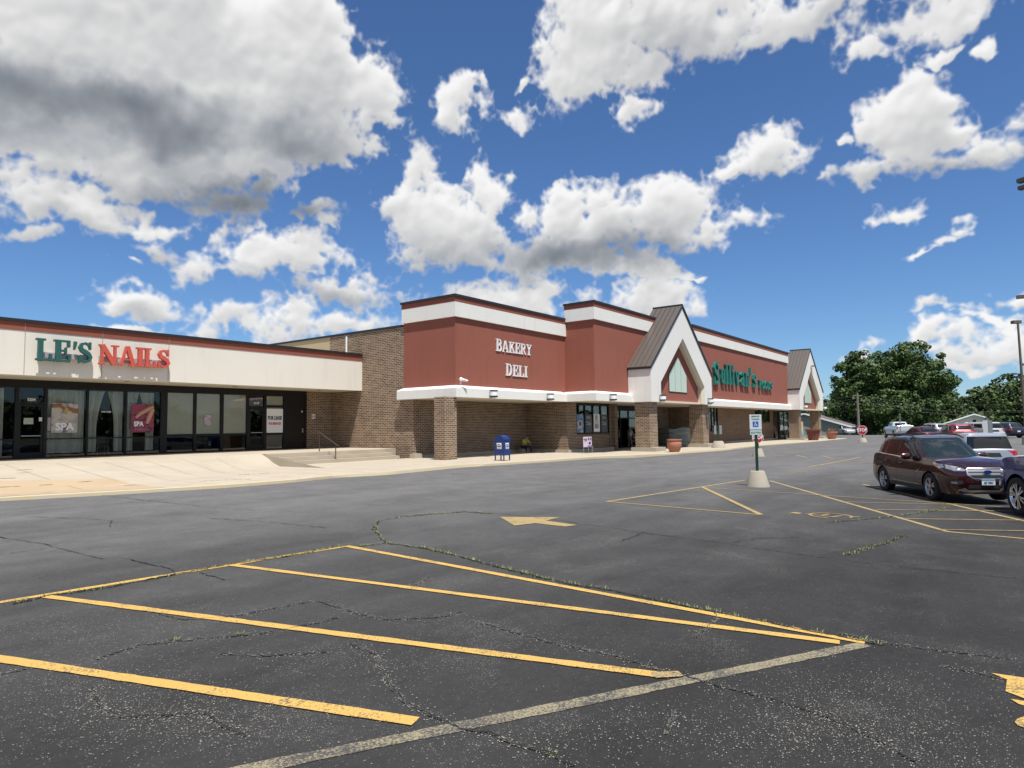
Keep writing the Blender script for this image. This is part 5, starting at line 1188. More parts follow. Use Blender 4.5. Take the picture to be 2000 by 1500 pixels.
PICK['rear_glass'] = [(-.6, 1.48), (.6, 1.48), (.55, 1.78), (-.55, 1.78)]; PICK['spokes'] = 5
SED = dict(L=4.7, W=1.8, rear=1.0, front=3.75, ra=.37, wr=.33, spokes=7, cat='car', sill=[(0, .35), (.4, .25), (4.3, .22), (4.7, .22)],
 belt=[(0, .92), (.6, .98), (1.6, .95), (3.0, .90), (3.7, .86), (4.4, .74), (4.7, .66)], nose=[(.2, -.05), (.5, 0), (.9, -.2)], tail=[(.2, -.05), (.6, .02), (1, -.08)],
 cab=dict(xr0=.55, xr1=1.35, xf0=3.35, xf1=2.45, w0=.80, w1=.58, z0=.86, z1=1.40), side_glass={'side_window': [[(1.0, 1.0), (1.95, .96), (1.95, 1.32), (1.4, 1.32)], [(2.0, .96), (3.0, .93), (2.5, 1.28), (2.0, 1.33)]]},
 windshield=[(-.7, .93), (.7, .93), (.54, 1.34), (-.54, 1.34)], rear_glass=[(-.65, .98), (.65, .98), (.52, 1.34), (-.52, 1.34)], patches=[('headlight', 'front', [(-.8, .72), (-.5, .70), (-.5, .58), (-.8, .60)], 'lens', .01), ('headlight', 'front', [(.8, .72), (.5, .70), (.5, .58), (.8, .60)], 'lens', .01), ('tail_light', 'rear', [(-.82, .86), (-.5, .86), (-.5, .72), (-.82, .72)], 'tailred', .01), ('tail_light', 'rear', [(.82, .86), (.5, .86), (.5, .72), (.82, .72)], 'tailred', .01)])
far(PICK, 'white pickup truck seen from behind, far across the lot below the big trees', 'pickup_truck', 1769, 851, 80, 22, (.62, .63, .64))
far(SUV2, 'silver hatchback at the far edge of the lot, right of the white pickup', 'parked_car', 1845, 851, 76, 42, (.40, .42, .44))
far(SED, 'dark maroon sedan whose roof shows over the near crossover', 'parked_car', 1830, 862, 52, 35, (.08, .012, .018))
far(SUV2, 'bright red crossover seen from behind beyond the near maroon one', 'parked_car', 1885, 862, 50, 20, (.17, .012, .018))
far(VAN, 'white van beyond the red crossover, in front of the gabled house', 'parked_van', 1945, 858, 62, 40, (.62, .62, .60))
far(SUV2, 'dark navy car behind the silver minivan, at the right end of the far row', 'parked_car', 1990, 858, 70, 38, (.015, .02, .04))
far(TRK, 'black pickup truck parked behind the far gable pillar', 'pickup_truck', 1655, 853, 128, 215, (.02, .025, .035))
far(SED, 'white sedan parked beside the grey house, behind the flower pot', 'parked_car', 1640, 853, 112, 212, (.6, .6, .62))
far(SED, 'dark sedan parked along the grey house, right of the white one', 'parked_car', 1668, 852, 118, 205, (.04, .02, .025))

# ------------------------------------------------------------------ things on the pavement and in the lot
mbx = thing('mailbox', 'blue collection mailbox with two white eagle labels standing on the pavement edge', 'mailbox', (26.6, 20.75, swz(26.6, 20.75)), 0)
prof = [(-.30, .26), (.30, .26), (.30, .95)] + [(.30 * math.cos(a * PI / 12), .95 + .30 * math.sin(a * PI / 12)) for a in range(1, 12)] + [(-.30, .95)]
MB().px([(y, z) for y, z in prof], -.26, .26).build('body', MT['mailblue'], mbx, True)
MB().px([(y * 1.06, .95 + (z - .95) * 1.06) for y, z in prof[2:]], -.275, -.261).px([(y * 1.06, .95 + (z - .95) * 1.06) for y, z in prof[2:]], .261, .275).build('hood_rim', MT['mailblue'], mbx)
for sx in (-.23, .23):
    for sy in (-.27, .27): MB().box(sx - .03, sx + .03, sy - .02, sy + .02, 0, .30).build('leg', MT['mailblue'], mbx)
pd = MB().box(-.2, .2, -.335, -.302, .98, 1.06).build('pull_door', MT['mailblue'], mbx, bevel=.01)
def eagle(parent, loc, rz, w):
    lb = MB().py([(-w / 2 + .03, -.15), (w / 2 - .0, -.15), (w / 2, .15), (-w / 2, .15)], -.006, 0).build('label', MT['white_gloss'], parent, loc=loc, rz=rz)
    k = w / .28
    MB().py([(-.11 * k, .07), (-.02 * k, .10), (.12 * k, .04), (.05 * k, .055), (.0 * k, .03), (-.03 * k, .05)], -.012, -.007).py([(-.11 * k, .05), (-.06 * k, -.01), (.0, .0), (.12 * k, .03), (.10 * k, -.05), (-.08 * k, -.045), (-.11 * k, -.01)], -.0121, -.007).build('emblem', mat('emblem_dark', (.015, .02, .05), .4), lb)
    MB().box(-.10 * k, .10 * k, -.012, -.007, -.10, -.085).box(-.08 * k, .08 * k, -.012, -.007, -.125, -.112).build('lettering', MT['galv'], lb)
eagle(mbx, (0, -.302, .73), 0, .27); eagle(mbx, (-.262, 0, .73), -PI / 2, .30)

# concrete footings with posts
def footing(name, label, cat, x, y, z, r0, r1, h, post_h, group=None):
    t_ = thing(name, label, cat, (x, y, z), 0, group)
    MB().lathe([(r0, 0), (r0 * .985, .04), (r1 * 1.04, h - .04), (r1 * .94, h)], n=28).build('footing', MT['concrete_gray'], t_, True)
    MB().box(-.03, .03, -.02, .02, h - .02, post_h).box(-.045, .045, -.026, -.021, h, post_h).build('post', MT['green_post'], t_)
    return t_
face = lambda x, y: math.atan2(-x, y) + 0   # rz so that local -y looks to the camera
def octagon(parent, r, z, y=-.05):
    pts = [(r * math.cos(PI / 8 + k * PI / 4), z + r * math.sin(PI / 8 + k * PI / 4)) for k in range(8)]
    o = MB().py(pts, y - .004, y).build('stop_panel', MT['white_gloss'], parent)
    MB().py([(x * .93, z + (zz - z) * .93) for x, zz in pts], y - .007, y - .0045).build('stop_face', MT['sign_red'], o)
    return o
P_ = Vector((21.83, 6.75, -.24))
hs = footing('parking_sign', 'reserved parking sign with blue wheelchair symbol on a green post in a concrete footing', 'sign', P_.x, P_.y, P_.z, .37, .22, .52, 2.25)
hs.rotation_euler.z = face(P_.x, P_.y)
pn = MB().box(-.18, .18, -.045, -.040, 1.83, 2.31).build('sign_panel', MT['sign_white'], hs, bevel=.002)
MB().box(-.085, .085, -.05, -.0455, 1.92, 2.09).build('symbol_field', MT['sign_blue'], pn)
sy = MB(); sy.lathe([(.012, 0), (.012, .003)], (-.012, -.0535, 1.845), 12, 'y').py([(-.02, 1.83), (-.004, 1.83), (-.002, 1.79), (.03, 1.79), (.045, 1.745), (.06, 1.75), (.058, 1.735), (.036, 1.735), (.022, 1.775), (-.018, 1.775)], -.054, -.0505)
sy.add([(-.004 + r_ * math.cos(a), -.0525, 1.765 + r_ * math.sin(a)) for a in [math.radians(150 + k * 17) for k in range(12)] for r_ in (.034, .044)], [(2 * i, 2 * i + 1, 2 * i + 3, 2 * i + 2) for i in range(11)])
sy.build('wheelchair_symbol', MT['white_gloss'], pn, loc=(0, 0, .22))
text_obj('RESERVED', .062, MT['sign_green'], pn, (0, -.048, 2.25), .9, .002, .001); text_obj('PARKING', .062, MT['sign_green'], pn, (0, -.048, 2.16), .9, .002, .001)
p2_ = MB().box(-.175, .175, -.045, -.040, 1.66, 1.81).build('fine_panel', mat('pale_teal_panel', (.50, .64, .60), .5), hs, bevel=.002)
text_obj('$250 FINE', .075, MT['sign_green'], p2_, (0, -.048, 1.735), .9, .002, .001)
P_ = G(1480, 889); ss = footing('stop_sign', 'stop sign partly hidden behind the wheelchair parking sign', 'sign', 40.9, 12.55, gz(40.9, 12.55), .36, .22, .47, 1.3, 'stop signs in concrete footings')
ss.rotation_euler.z = face(40.9, 12.55); octagon(ss, .34, 1.13); text_obj('STOP', .30, MT['white_gloss'], ss, (0, -.06, 1.13), .82, .003, .008)
sp_ = G(1685, 864); ss = footing('stop_sign', 'red stop sign in a concrete footing, alone across the lot before the trees', 'sign', sp_.x, sp_.y, sp_.z, .40, .25, .44, 1.3, 'stop signs in concrete footings')
ss.rotation_euler.z = face(sp_.x, sp_.y); octagon(ss, .45, 1.16); text_obj('STOP', .40, MT['white_gloss'], ss, (0, -.06, 1.16), .82, .003, .012)
tw = footing('sign_post', 'two narrow blank sign backs on one post in a footing at the near gable pillar', 'sign', 50.9, 18.6, .0, .55, .34, .52, 1.75)
tw.rotation_euler.z = face(50.9, 18.6); MB().box(-.30, -.12, -.05, -.045, 1.05, 1.72).build('sign_panel', MT['galv'], tw); MB().box(.10, .28, -.05, -.045, 1.05, 1.72).build('sign_panel', MT['galv'], tw)
fs = thing('lot_sign', 'distant blank green and white sign on a post over the silver minivan', 'sign', tuple(at(1930, 845, 48).xy) + (0,)); MB().tube([(0, 0, 0), (0, 0, 2.0)], .04).build('post', MT['galv'], fs)
fs.rotation_euler.z = face(fs.location.x, fs.location.y); MB().box(-.28, .0, -.05, -.04, .95, 1.85).build('sign_panel', MT['sign_white'], fs); MB().box(.03, .28, -.05, -.04, .95, 1.85).build('sign_panel', MT['galv'], fs)
fs = thing('lot_sign', 'thin sign post standing in front of the white pickup', 'sign', tuple(at(1759, 850, 62).xy) + (0,)); MB().tube([(0, 0, 0), (0, 0, 2.6)], .05).build('post', MT['galv'], fs); MB().box(-.1, .1, -.05, -.04, 2.2, 2.6).build('sign_panel', MT['galv'], fs)

# pots
pt = thing('flower_pot', 'big round terracotta pot by the near gable, empty', 'pot', (42.05, 18.35, swz(42.05, 18.35) + .005), 0, 'pots along the kerb')
MB().lathe([(.31, 0), (.37, .12), (.46, .36), (.48, .54), (.45, .68), (.42, .74), (.49, .77), (.49, .84), (.43, .84), (.40, .74), (.37, .70), (.0, .69)], n=36).build('pot_body', MT['terracotta'], pt, True)
p = at(1592, 859, 78); pt = thing('flower_pot', 'dark maroon tapered planter between the far gable pillars', 'pot', (79.3, 18.3, swz(79, 18.3)), 0, 'pots along the kerb')
MB().lathe([(.50, 0), (.72, 1.05), (.80, 1.07), (.80, 1.20), (.72, 1.20), (.68, 1.06), (0, 1.05)], n=10).build('pot_body', MT['maroonpot'], pt)
pt = thing('flower_pot', 'terracotta pot with red flowers right of the far gable', 'pot', (86.5, 17.9, swz(86, 17.9)), 0, 'pots along the kerb')
MB().lathe([(.40, 0), (.56, .45), (.60, .72), (.68, .76), (.68, .86), (.58, .86), (0, .8)], n=20).build('pot_body', MT['terracotta'], pt, True)
fl = MB(); lf = MB()
for k in range(160):
    a = random.uniform(0, 2 * PI); r_ = random.uniform(0, .75); z = random.uniform(.8, 1.35) - r_ * .25; s_ = .07; c = Vector((r_ * math.cos(a), r_ * math.sin(a), z))
    v = [c + Vector((random.uniform(-s_, s_), random.uniform(-s_, s_), random.uniform(-s_, s_))) for _ in range(4)]; (fl if k % 3 == 0 else lf).add(v, [(0, 1, 2, 3)])
fl.build('flowers', mat('red_flowers', (.45, .10, .08), .7), pt); lf.build('foliage', MT['weed'], pt)

# yard sign on legs
ys = thing('yard_sign', 'small lilac and white yard sign on thin legs before the first grocery window', 'sign', (36.3, 21.6, .1), math.radians(-8))
sg = MB().box(-.42, .42, -.03, -.02, .38, 1.02).build('sign_panel', noisepic('lilac', [(.42, .30, .46), (.55, .48, .55), (.5, .42, .52)], 6, 3), ys)
b = MB(); b.box(-.38, -.02, -.036, -.031, .84, .90).box(-.30, -.06, -.036, -.031, .74, .80).build('printed_line', mat('ink', (.06, .04, .10), .6), sg)
b = MB(); b.box(.06, .16, -.036, -.031, .80, .96).box(.20, .24, -.036, -.031, .84, .90).box(.28, .38, -.036, -.031, .80, .96).lathe([(.10, 0), (.10, .003)], (.22, -.036, .62), 14, 'y').build('printed_picture', mat('ink2', (.05, .03, .08), .6), sg)
MB().box(.0, .42, -.036, -.031, .39, .47).build('printed_band', mat('violet', (.16, .10, .34), .6), sg)
for xx in (-.36, .1, .5): MB().tube([(xx, 0, 0), (xx, 0, .40)], .014).build('leg', MT['galv'], ys)
MB().tube([(-.1, 0, .36), (.62, 0, .36)], .014).build('crossbar', mat('wood_light', (.40, .30, .15), .8), ys)
# A-frame board, banner, mural wall
af = thing('sandwich_board', 'white folding sidewalk board leaning by the far entrance doors', 'sign', (84.4, 22.3, swz(84, 22)), .3); MB().px([(-.35, 0), (-.30, 0), (.03, 1.25), (-.02, 1.25)], -.45, .45).build('front_panel', MT['sign_white'], af); MB().px([(.40, 0), (.45, 0), (.07, 1.25), (.04, 1.22)], -.45, .45).build('back_panel', MT['frame'], af)
MB().box(-.3, .3, -.25, -.22, .5, .53).box(-.2, .2, -.22, -.19, .65, .7).build('lettering', MT['black'], af)
bn = thing('feather_banner', 'tall thin pink banner leaning at the left far gable pillar', 'banner', (82.3, 20.6, swz(82, 20.6))); MB().tube([(.3, 0, 0), (-.15, 0, 3.1)], .03).build('pole', MT['white_gloss'], bn); MB().py([(.25, .3), (.06, .3), (-.16, 3.0), (-.09, 3.0)], -.01, .01).build('cloth', mat('pink_cloth', (.6, .38, .36), .8), bn)
vm = thing('vending_machine', 'dark blue drinks machine inside the far entrance', 'machine', (82.9, 24.0, -.14)); MB().box(-.45, .45, -.4, .4, 0, 1.9).build('cabinet', mat('machine_blue', (.02, .05, .16), .4), vm, bevel=.03); MB().box(-.1, .3, -.415, -.401, .5, 1.5).build('front_print', MT['sign_white'], vm)

def mural():
    m = bpy.data.materials.new('painted_mural'); m.use_nodes = True; t_ = m.node_tree; b = t_.nodes['Principled BSDF']; c = N('ShaderNodeTexCoord', t_); s_ = N('ShaderNodeSeparateXYZ', t_); lnk(c.outputs['Object'], s_.inputs[0], t_)
    n = fbm(c.outputs['Object'], .5, 4, .6, t_); r_ = N('ShaderNodeValToRGB', t_); lnk(M('ADD', M('MULTIPLY', s_.outputs[2], .27, tree=t_), M('MULTIPLY', M('SUBTRACT', n, .5, tree=t_), .35, tree=t_), tree=t_), r_.inputs[0], t_)
    e = r_.color_ramp.elements; e[0].position = .1; e[0].color = (.30, .50, .52, 1); e[1].position = 1; e[1].color = (.35, .55, .62, 1)
    for p_, c_ in ((.3, (.40, .52, .46, 1)), (.45, (.60, .42, .22, 1)), (.7, (.58, .45, .28, 1)), (.85, (.38, .50, .50, 1))): q_ = e.new(p_); q_.color = c_
    lnk(r_.outputs[0], b.inputs['Base Color'], t_); b.inputs['Roughness'].default_value = .8; return m
mu = thing('mural_panel', 'low painted wall in orange and pale blue seen between the far gable pillars', 'mural', (103.5, 28.8, -.1), math.radians(-62))
MB().box(-1.5, 3.6, 0, .12, .15, 2.2).build('painted_board', mural(), mu); MB().tube([(-1.4, .06, 0), (-1.4, .06, .6)], .08).build('post', MT['galv'], mu); MB().tube([(3.4, .06, 0), (3.4, .06, .6)], .08).build('post', MT['galv'], mu)

# wrapped stack under the gable
ws = thing('wrapped_stack', 'waist high stack of goods under clear plastic wrap behind the round pot', 'stack', (54.6, 23.8, -.03), math.radians(-20))
mb = MB(); nx = 26
vs = []
for j in range(14):
    z = 1.55 * j / 13
    for k in range(nx):
        a = 2 * PI * k / nx; c, s_ = math.cos(a), math.sin(a); p = (abs(c) ** 6 + abs(s_) ** 6) ** (-1 / 6); w = 1 + .035 * math.sin(j * 2.6) + random.uniform(-.02, .02)
        vs.append((1.35 * c * p * w, .75 * s_ * p * w, z + random.uniform(-.02, .02) + (.1 * math.sin(k) if j == 13 else 0)))
mb.add(vs, [(j * nx + k, j * nx + (k + 1) % nx, (j + 1) * nx + (k + 1) % nx, (j + 1) * nx + k) for j in range(13) for k in range(nx)] + [tuple(13 * nx + k for k in range(nx))])
mb.build('wrapped_load', MT['plastic_wrap'], ws, True); MB().box(-1.4, 1.4, -.8, .8, 0, .10).build('pallet', MT['wood'], ws)

# shopping cart by the entrance
ct = thing('shopping_cart', 'loaded shopping cart pushed by the woman in the entrance', 'cart', (48.6, 24.35, .02), math.radians(-20))
cb_ = MB()
for k in range(11):
    f = k / 10; cb_.tube([(-.40 + .9 * f, -.26, .98 - .1 * f), (-.32 + .8 * f, -.2, .52), (-.32 + .8 * f, .2, .52), (-.40 + .9 * f, .26, .98 - .1 * f)], .006, 5)
for z in (0, .15, .3, .44): cb_.tube([(-.36 + .0 * z, -.2 - z * .13, .53 + z), (.48 + z * .04, -.2 - z * .1, .53 + z * .8), (.48 + z * .04, .2 + z * .1, .53 + z * .8), (-.36, .2 + z * .13, .53 + z)], .006, 5)
cb_.build('basket', MT['chrome'], ct)
MB().tube([(-.46, -.27, 1.02), (-.46, .27, 1.02)], .02).build('handle', MT['sign_blue'], ct)
MB().tube([(-.4, -.24, .98), (-.35, -.24, .15), (.45, -.2, .15)], .012).tube([(-.4, .24, .98), (-.35, .24, .15), (.45, .2, .15)], .012).build('frame', MT['chrome'], ct)
for sx in (-.35, .45):
    for s_ in (-.22, .22): MB().lathe([(.06, -.015), (.06, .015)], (sx, s_, .07), 12, 'y').build('wheel', MT['rubber'], ct)
bg2 = MB()
for (x, y, z, r_) in ((-.1, 0, .78, .2), (.2, .05, .74, .18), (.33, -.08, .82, .15)): bg2.lathe([(.02, -r_), (r_ * .8, -r_ * .6), (r_, 0), (r_ * .6, r_ * .7), (.05, r_)], (x, y, z), 9)
tag(MB().add([(v[0], v[1], v[2]) for v in bg2.v], bg2.f).build('grocery_bags', mat('bag_gray', (.42, .42, .48), .5), None, True, loc=ct.location, rz=ct.rotation_euler.z), 'pale grocery bags heaped in the shopping cart', 'bags')

# ------------------------------------------------------------------ people
def skinbody(name, joints, edges, m, parent, sub=2):
    me = bpy.data.meshes.new(name); me.from_pydata([j[0] for j in joints], edges, []); o = bpy.data.objects.new(name, me); COL.objects.link(o)
    md = o.modifiers.new('s', 'SKIN'); o.modifiers.new('u', 'SUBSURF').levels = sub
    for i, j in enumerate(joints):
        r_ = j[1]; r_ = r_ if isinstance(r_, tuple) else (r_, r_); me.skin_vertices[0].data[i].radius = r_
    me.skin_vertices[0].data[0].use_root = True
    dg = bpy.context.evaluated_depsgraph_get(); nm = bpy.data.meshes.new_from_object(o.evaluated_get(dg)); bpy.data.objects.remove(o)
    r_ = bpy.data.objects.new(name, nm); nm.materials.clear(); nm.materials.append(m); nm.polygons.foreach_set('use_smooth', [True] * len(nm.polygons)); COL.objects.link(r_); r_.parent = parent; return r_
def person(t_, J, top_m, leg_m, long_sleeve=False):
    """J: joint positions; body is one grown surface, clothing lies over it"""
    names = ['pelvis', 'waist', 'chest', 'neck', 'head', 'crown', 'shl', 'ell', 'wrl', 'hal', 'shr', 'elr', 'wrr', 'har', 'hpl', 'knl', 'anl', 'tol', 'hpr', 'knr', 'anr', 'tor']
    R_ = dict(pelvis=(.14, .11), waist=(.125, .10), chest=(.15, .11), neck=.055, head=(.075, .09), crown=(.06, .07), shl=.055, ell=.042, wrl=.028, hal=.03, shr=.055, elr=.042, wrr=.028, har=.03, hpl=.085, knl=.058, anl=.038, tol=.035, hpr=.085, knr=.058, anr=.038, tor=.035)
    E_ = [(0, 1), (1, 2), (2, 3), (3, 4), (4, 5), (2, 6), (6, 7), (7, 8), (8, 9), (2, 10), (10, 11), (11, 12), (12, 13), (0, 14), (14, 15), (15, 16), (16, 17), (0, 18), (18, 19), (19, 20), (20, 21)]
    js = [(J[n], R_[n]) for n in names]; js2 = list(js); E2 = list(E_)
    for side in 'lr':   # five separate fingers grown from each palm
        h = Vector(J['ha' + side]); w = Vector(J['wr' + side]); d = (h - w).normalized(); sx = d.cross(Vector((0, 0, 1))); sx = sx.normalized() if sx.length > .1 else Vector((1, 0, 0))
        pi_ = names.index('ha' + side)
        for k, (o, l) in enumerate(((-.03, .065), (-.01, .08), (.01, .085), (.03, .07), (-.045, .05))):
            b = h + sx * o + d * (.03 if k < 4 else -.01); i = len(js2); js2.append((b, .009)); js2.append((b + d * l * .5 + Vector((0, 0, -.01)), .008)); js2.append((b + d * l * .9 + Vector((0, 0, -.03)), .007)); E2 += [(pi_, i), (i, i + 1), (i + 1, i + 2)]
    skinbody('body', js2, E2, MT['skin'], t_, 1)
    def sub(ns, ed, grow, m, nm):
        skinbody(nm, [(J[n], tuple(a + grow for a in (R_[n] if isinstance(R_[n], tuple) else (R_[n], R_[n])))) for n in ns], ed, m, t_)
    A = [Vector(J['ell']), Vector(J['elr'])]
    J['sll'] = Vector(J['shl']).lerp(A[0], .85); J['slr'] = Vector(J['shr']).lerp(A[1], .85); R_['sll'] = .05; R_['slr'] = .05
    J['nk'] = Vector(J['chest']).lerp(Vector(J['neck']), .6); R_['nk'] = .07
    sub(['waist', 'pelvis', 'chest', 'nk', 'shl', 'sll', 'shr', 'slr'], [(0, 1), (0, 2), (2, 3), (2, 4), (4, 5), (2, 6), (6, 7)], .018, top_m, 'shirt')
    sub(['pelvis', 'hpl', 'knl', 'anl', 'hpr', 'knr', 'anr'], [(0, 1), (1, 2), (2, 3), (0, 4), (4, 5), (5, 6)], .014, leg_m, 'trousers')
    for a, b in (('anl', 'tol'), ('anr', 'tor')): skinbody('shoe', [(Vector(J[a]) - Vector((0, 0, .03)), .05), (J[b], .045)], [(0, 1)], MT['darkcloth'], t_)
    hd = Vector(J['head']); skinbody('hair', [(hd + Vector((0, 0, .06)), (.085, .095)), (Vector(J['crown']) + Vector((0, 0, .02)), (.07, .08))], [(0, 1)], MT['hair'], t_)
ps = thing('person', 'person in a bright yellow green shirt sitting by the porch wall, head bent', 'person', (36.2, 26.3, .04), math.radians(-15))
person(ps, dict(pelvis=(0, .18, .42), waist=(0, .12, .58), chest=(0, .0, .80), neck=(.02, -.10, .94), head=(.05, -.18, 1.02), crown=(.07, -.22, 1.11), shl=(-.19, -.02, .85), ell=(-.27, -.16, .62), wrl=(-.12, -.36, .55), hal=(-.05, -.42, .53), shr=(.19, -.02, .85), elr=(.28, -.18, .62), wrr=(.15, -.38, .56), har=(.08, -.44, .55),
   hpl=(-.10, .12, .40), knl=(-.16, -.30, .50), anl=(-.17, -.32, .09), tol=(-.19, -.46, .045), hpr=(.10, .12, .40), knr=(.20, -.26, .52), anr=(.26, -.34, .09), tor=(.28, -.48, .045)), MT['hivis'], MT['darkcloth'])
MB().box(-.25, .25, .05, .42, 0, .34).build('step_block', MT['concrete_gray'], None, loc=(36.2, 26.3, .0), rz=math.radians(-15))
tag(bpy.data.objects['step_block'], 'low concrete block the person in the bright shirt sits on', 'block')
pw = thing('person', 'woman in a pale pink shirt and khaki trousers pushing a cart in the entrance shade', 'person', (47.65, 24.5, .02), math.radians(-20))
person(pw, dict(pelvis=(0, 0, .92), waist=(.01, 0, 1.08), chest=(.03, 0, 1.30), neck=(.05, 0, 1.46), head=(.08, 0, 1.56), crown=(.09, 0, 1.66), shl=(.03, .17, 1.38), ell=(.12, .22, 1.12), wrl=(.36, .18, 1.06), hal=(.43, .17, 1.05), shr=(.03, -.17, 1.38), elr=(.12, -.22, 1.12), wrr=(.36, -.18, 1.06), har=(.43, -.17, 1.05),
   hpl=(0, .09, .88), knl=(.06, .10, .48), anl=(-.04, .10, .08), tol=(.10, .10, .04), hpr=(0, -.09, .88), knr=(.10, -.10, .48), anr=(.12, -.10, .08), tor=(.25, -.10, .04)), MT['paleshirt'], MT['khaki'])

# ------------------------------------------------------------------ poles, wires
def light_pole(name, label, x, y, h, heads, group, lean=0):
    t_ = thing(name, label, 'light pole', (x, y, gz(x, y)), 0, group)
    MB().tube([(0, 0, 0), (lean, -lean * .4, h)], [.11, .07], 10).build('pole', MT['lampbox'], t_)
    MB().lathe([(.3, 0), (.28, .6)], n=16).build('footing', MT['concrete_gray'], t_)
    for (dx, dy, z, s_) in heads:
        a = math.atan2(dy, dx); hb = MB().box(-.33 * s_, .33 * s_, -.20 * s_, .20 * s_, -.12 * s_, .14 * s_).build('lamp_head', MT['lampbox'], t_, bevel=.01, loc=(dx, dy, z), rz=a)
        MB().tube([(0, 0, z), (dx * .7, dy * .7, z)], .035).build('arm', MT['lampbox'], t_)
    return t_
p = at(2004, 840, 50); light_pole('light_pole', 'tall brown light pole with a box head above the right hand trees', p.x, p.y, 9.3, [(-.15, .2, 9.2, .9), (-.35, .5, 5.3, .5), (.1, -.0, 6.0, .6)], 'brown light poles of the lot', -.25)
p = at(2046, 840, 22); light_pole('light_pole', 'light pole outside the right edge, its box head high in the corner of the sky', p.x, p.y, 10.3, [(.12, .20, 10.25, .55), (.12, .20, 10.0, .5)], 'brown light poles of the lot')
p = at(2040, 840, 36); light_pole('light_pole', 'light pole outside the right edge, its slanted head lower in the sky', p.x, p.y, 8.9, [(-.08, .62, 8.75, .7)], 'brown light poles of the lot')
up = at(1678, 850, 108); ut = thing('utility_pole', 'grey wooden utility pole in front of the big trees', 'pole', (up.x, up.y, 0)); MB().tube([(0, 0, 0), (0, 0, 6.6)], [.22, .16]).build('pole', MT['wood'], ut); MB().tube([(-.5, .6, 6.2), (.5, -.6, 6.2)], .06).build('crossarm', MT['wood'], ut)
for k, (py_, sag) in enumerate(((778, 8), (788, 12), (797, 8), (812, 5))):
    A_ = up + Vector((0, 0, 0)); A_.z = 6.3 - k * .45
    for q, nm in ((at(2150, py_ - 4, 80), 'right'), (at(1300, 800, 150), 'left')):
        pts = []
        for i in range(21):
            f = i / 20; v = A_.lerp(q, f); v.z -= 4 * f * (1 - f) * (.5 + .1 * sag); pts.append(v)
        w_ = MB().tube(pts, .009, 5).build('overhead_wire', MT['galv']); tag(w_, 'thin overhead wire running %s from the utility pole, number %d from the top' % (nm, k + 1) if False else 'thin overhead wire running %s from the utility pole, %s' % (nm, ('topmost of four', 'second from the top', 'third from the top', 'lowest of four')[k]), 'wire', 'overhead wires')

# ------------------------------------------------------------------ houses
def house(name, label, px_, dep, head, Lx, Wy, h, rh, mwall, chimney=False, porch=False, over=.5):
    p = at(px_, 845, dep); t_ = thing(name, label, 'house', (p.x, p.y, -1.6), math.radians(head))
    MB().box(-Lx / 2, Lx / 2, -Wy / 2, Wy / 2, 0, h).px([(-Wy / 2, h), (Wy / 2, h), (0, h + rh - .12)], -Lx / 2 + .001, Lx / 2 - .001).build('wall', mwall, t_)
    k = rh / (Wy / 2); r_ = MB()
    for s_ in (-1, 1):
        e = Wy / 2 + over; ze = h - over * k
        r_.px([(s_ * e, ze), (s_ * e, ze + .16), (0, h + rh + .16), (0, h + rh)], -Lx / 2 - .4, Lx / 2 + .4)
    ro = r_.build('roof', MT['shingle'], t_)
    tr = MB()
    for sx in (-1, 1):
        for s_ in (-1, 1):
            e = Wy / 2 + over; ze = h - over * k; tr.px([(s_ * e, ze - .06), (s_ * e, ze + .18), (0, h + rh + .18), (0, h + rh - .06)], sx * (Lx / 2 + .401), sx * (Lx / 2 + .46))
    for s_ in (-1, 1): tr.box(-Lx / 2 - .4, Lx / 2 + .4, s_ * (Wy / 2 + over) - .06 + s_ * .07, s_ * (Wy / 2 + over) + .06 + s_ * .07, h - over * k - .02, h - over * k + .14)
    tr.build('roof_trim', MT['white_gloss'], ro)
    return t_
def hwin(t_, x, y, z, w, h_, face_x=False):
    m_ = MB().box(x - .05, x + .05, y - w / 2, y + w / 2, z, z + h_) if face_x else MB().box(x - w / 2, x + w / 2, y - .05, y + .05, z, z + h_)
    o = m_.build('window', MT['white_gloss'], t_); e = .06
    (MB().box(x - .07, x + .07, y - w / 2 + e, y + w / 2 - e, z + e, z + h_ - e) if face_x else MB().box(x - w / 2 + e, x + w / 2 - e, y - .07, y + .07, z + e, z + h_ - e)).build('pane', MT['carglass_solid'], o)
hA = house('grey_house', 'long grey single storey house beyond the far gable, low shingled roof', 1592, 124, 6, 26, 13, 2.9, 2.1, MT['house_gray'])
for x in (-8.6, -5.5, -1, 3.5, 7.5): hwin(hA, x, -6.52, 1.0, 1.0, 1.3); hwin(hA, x, 6.52, 1.0, 1.0, 1.3)
for y in (-3.5, 0, 3.5): hwin(hA, -11.02, y, 1.1, 1.0, 1.3, True)
hB = house('gabled_house', 'pale gabled house behind the parked cars at the right', 1904, 125, 3, 14, 12.0, 2.55, 2.1, MT['house_cream'])
hwin(hB, -7.02, 0, 3.2, .7, .6, True); hwin(hB, -7.02, -3.2, 1.0, 1.0, 1.2, True); hwin(hB, -7.02, 3.2, 1.0, 1.0, 1.2, True)
tn = thing('canopy_tent', 'white peaked canopy tent in front of the gabled house', 'tent', tuple(at(1890, 848, 117).xy) + (-1.6,), .4)
MB().add([(-3, -3, 2.2), (3, -3, 2.2), (3, 3, 2.2), (-3, 3, 2.2), (0, 0, 3.3), (-3, -3, 2.0), (3, -3, 2.0), (3, 3, 2.0), (-3, 3, 2.0)], [(0, 1, 4), (1, 2, 4), (2, 3, 4), (3, 0, 4), (0, 5, 6, 1), (1, 6, 7, 2), (2, 7, 8, 3), (3, 8, 5, 0)]).build('canopy', MT['sign_white'], tn)
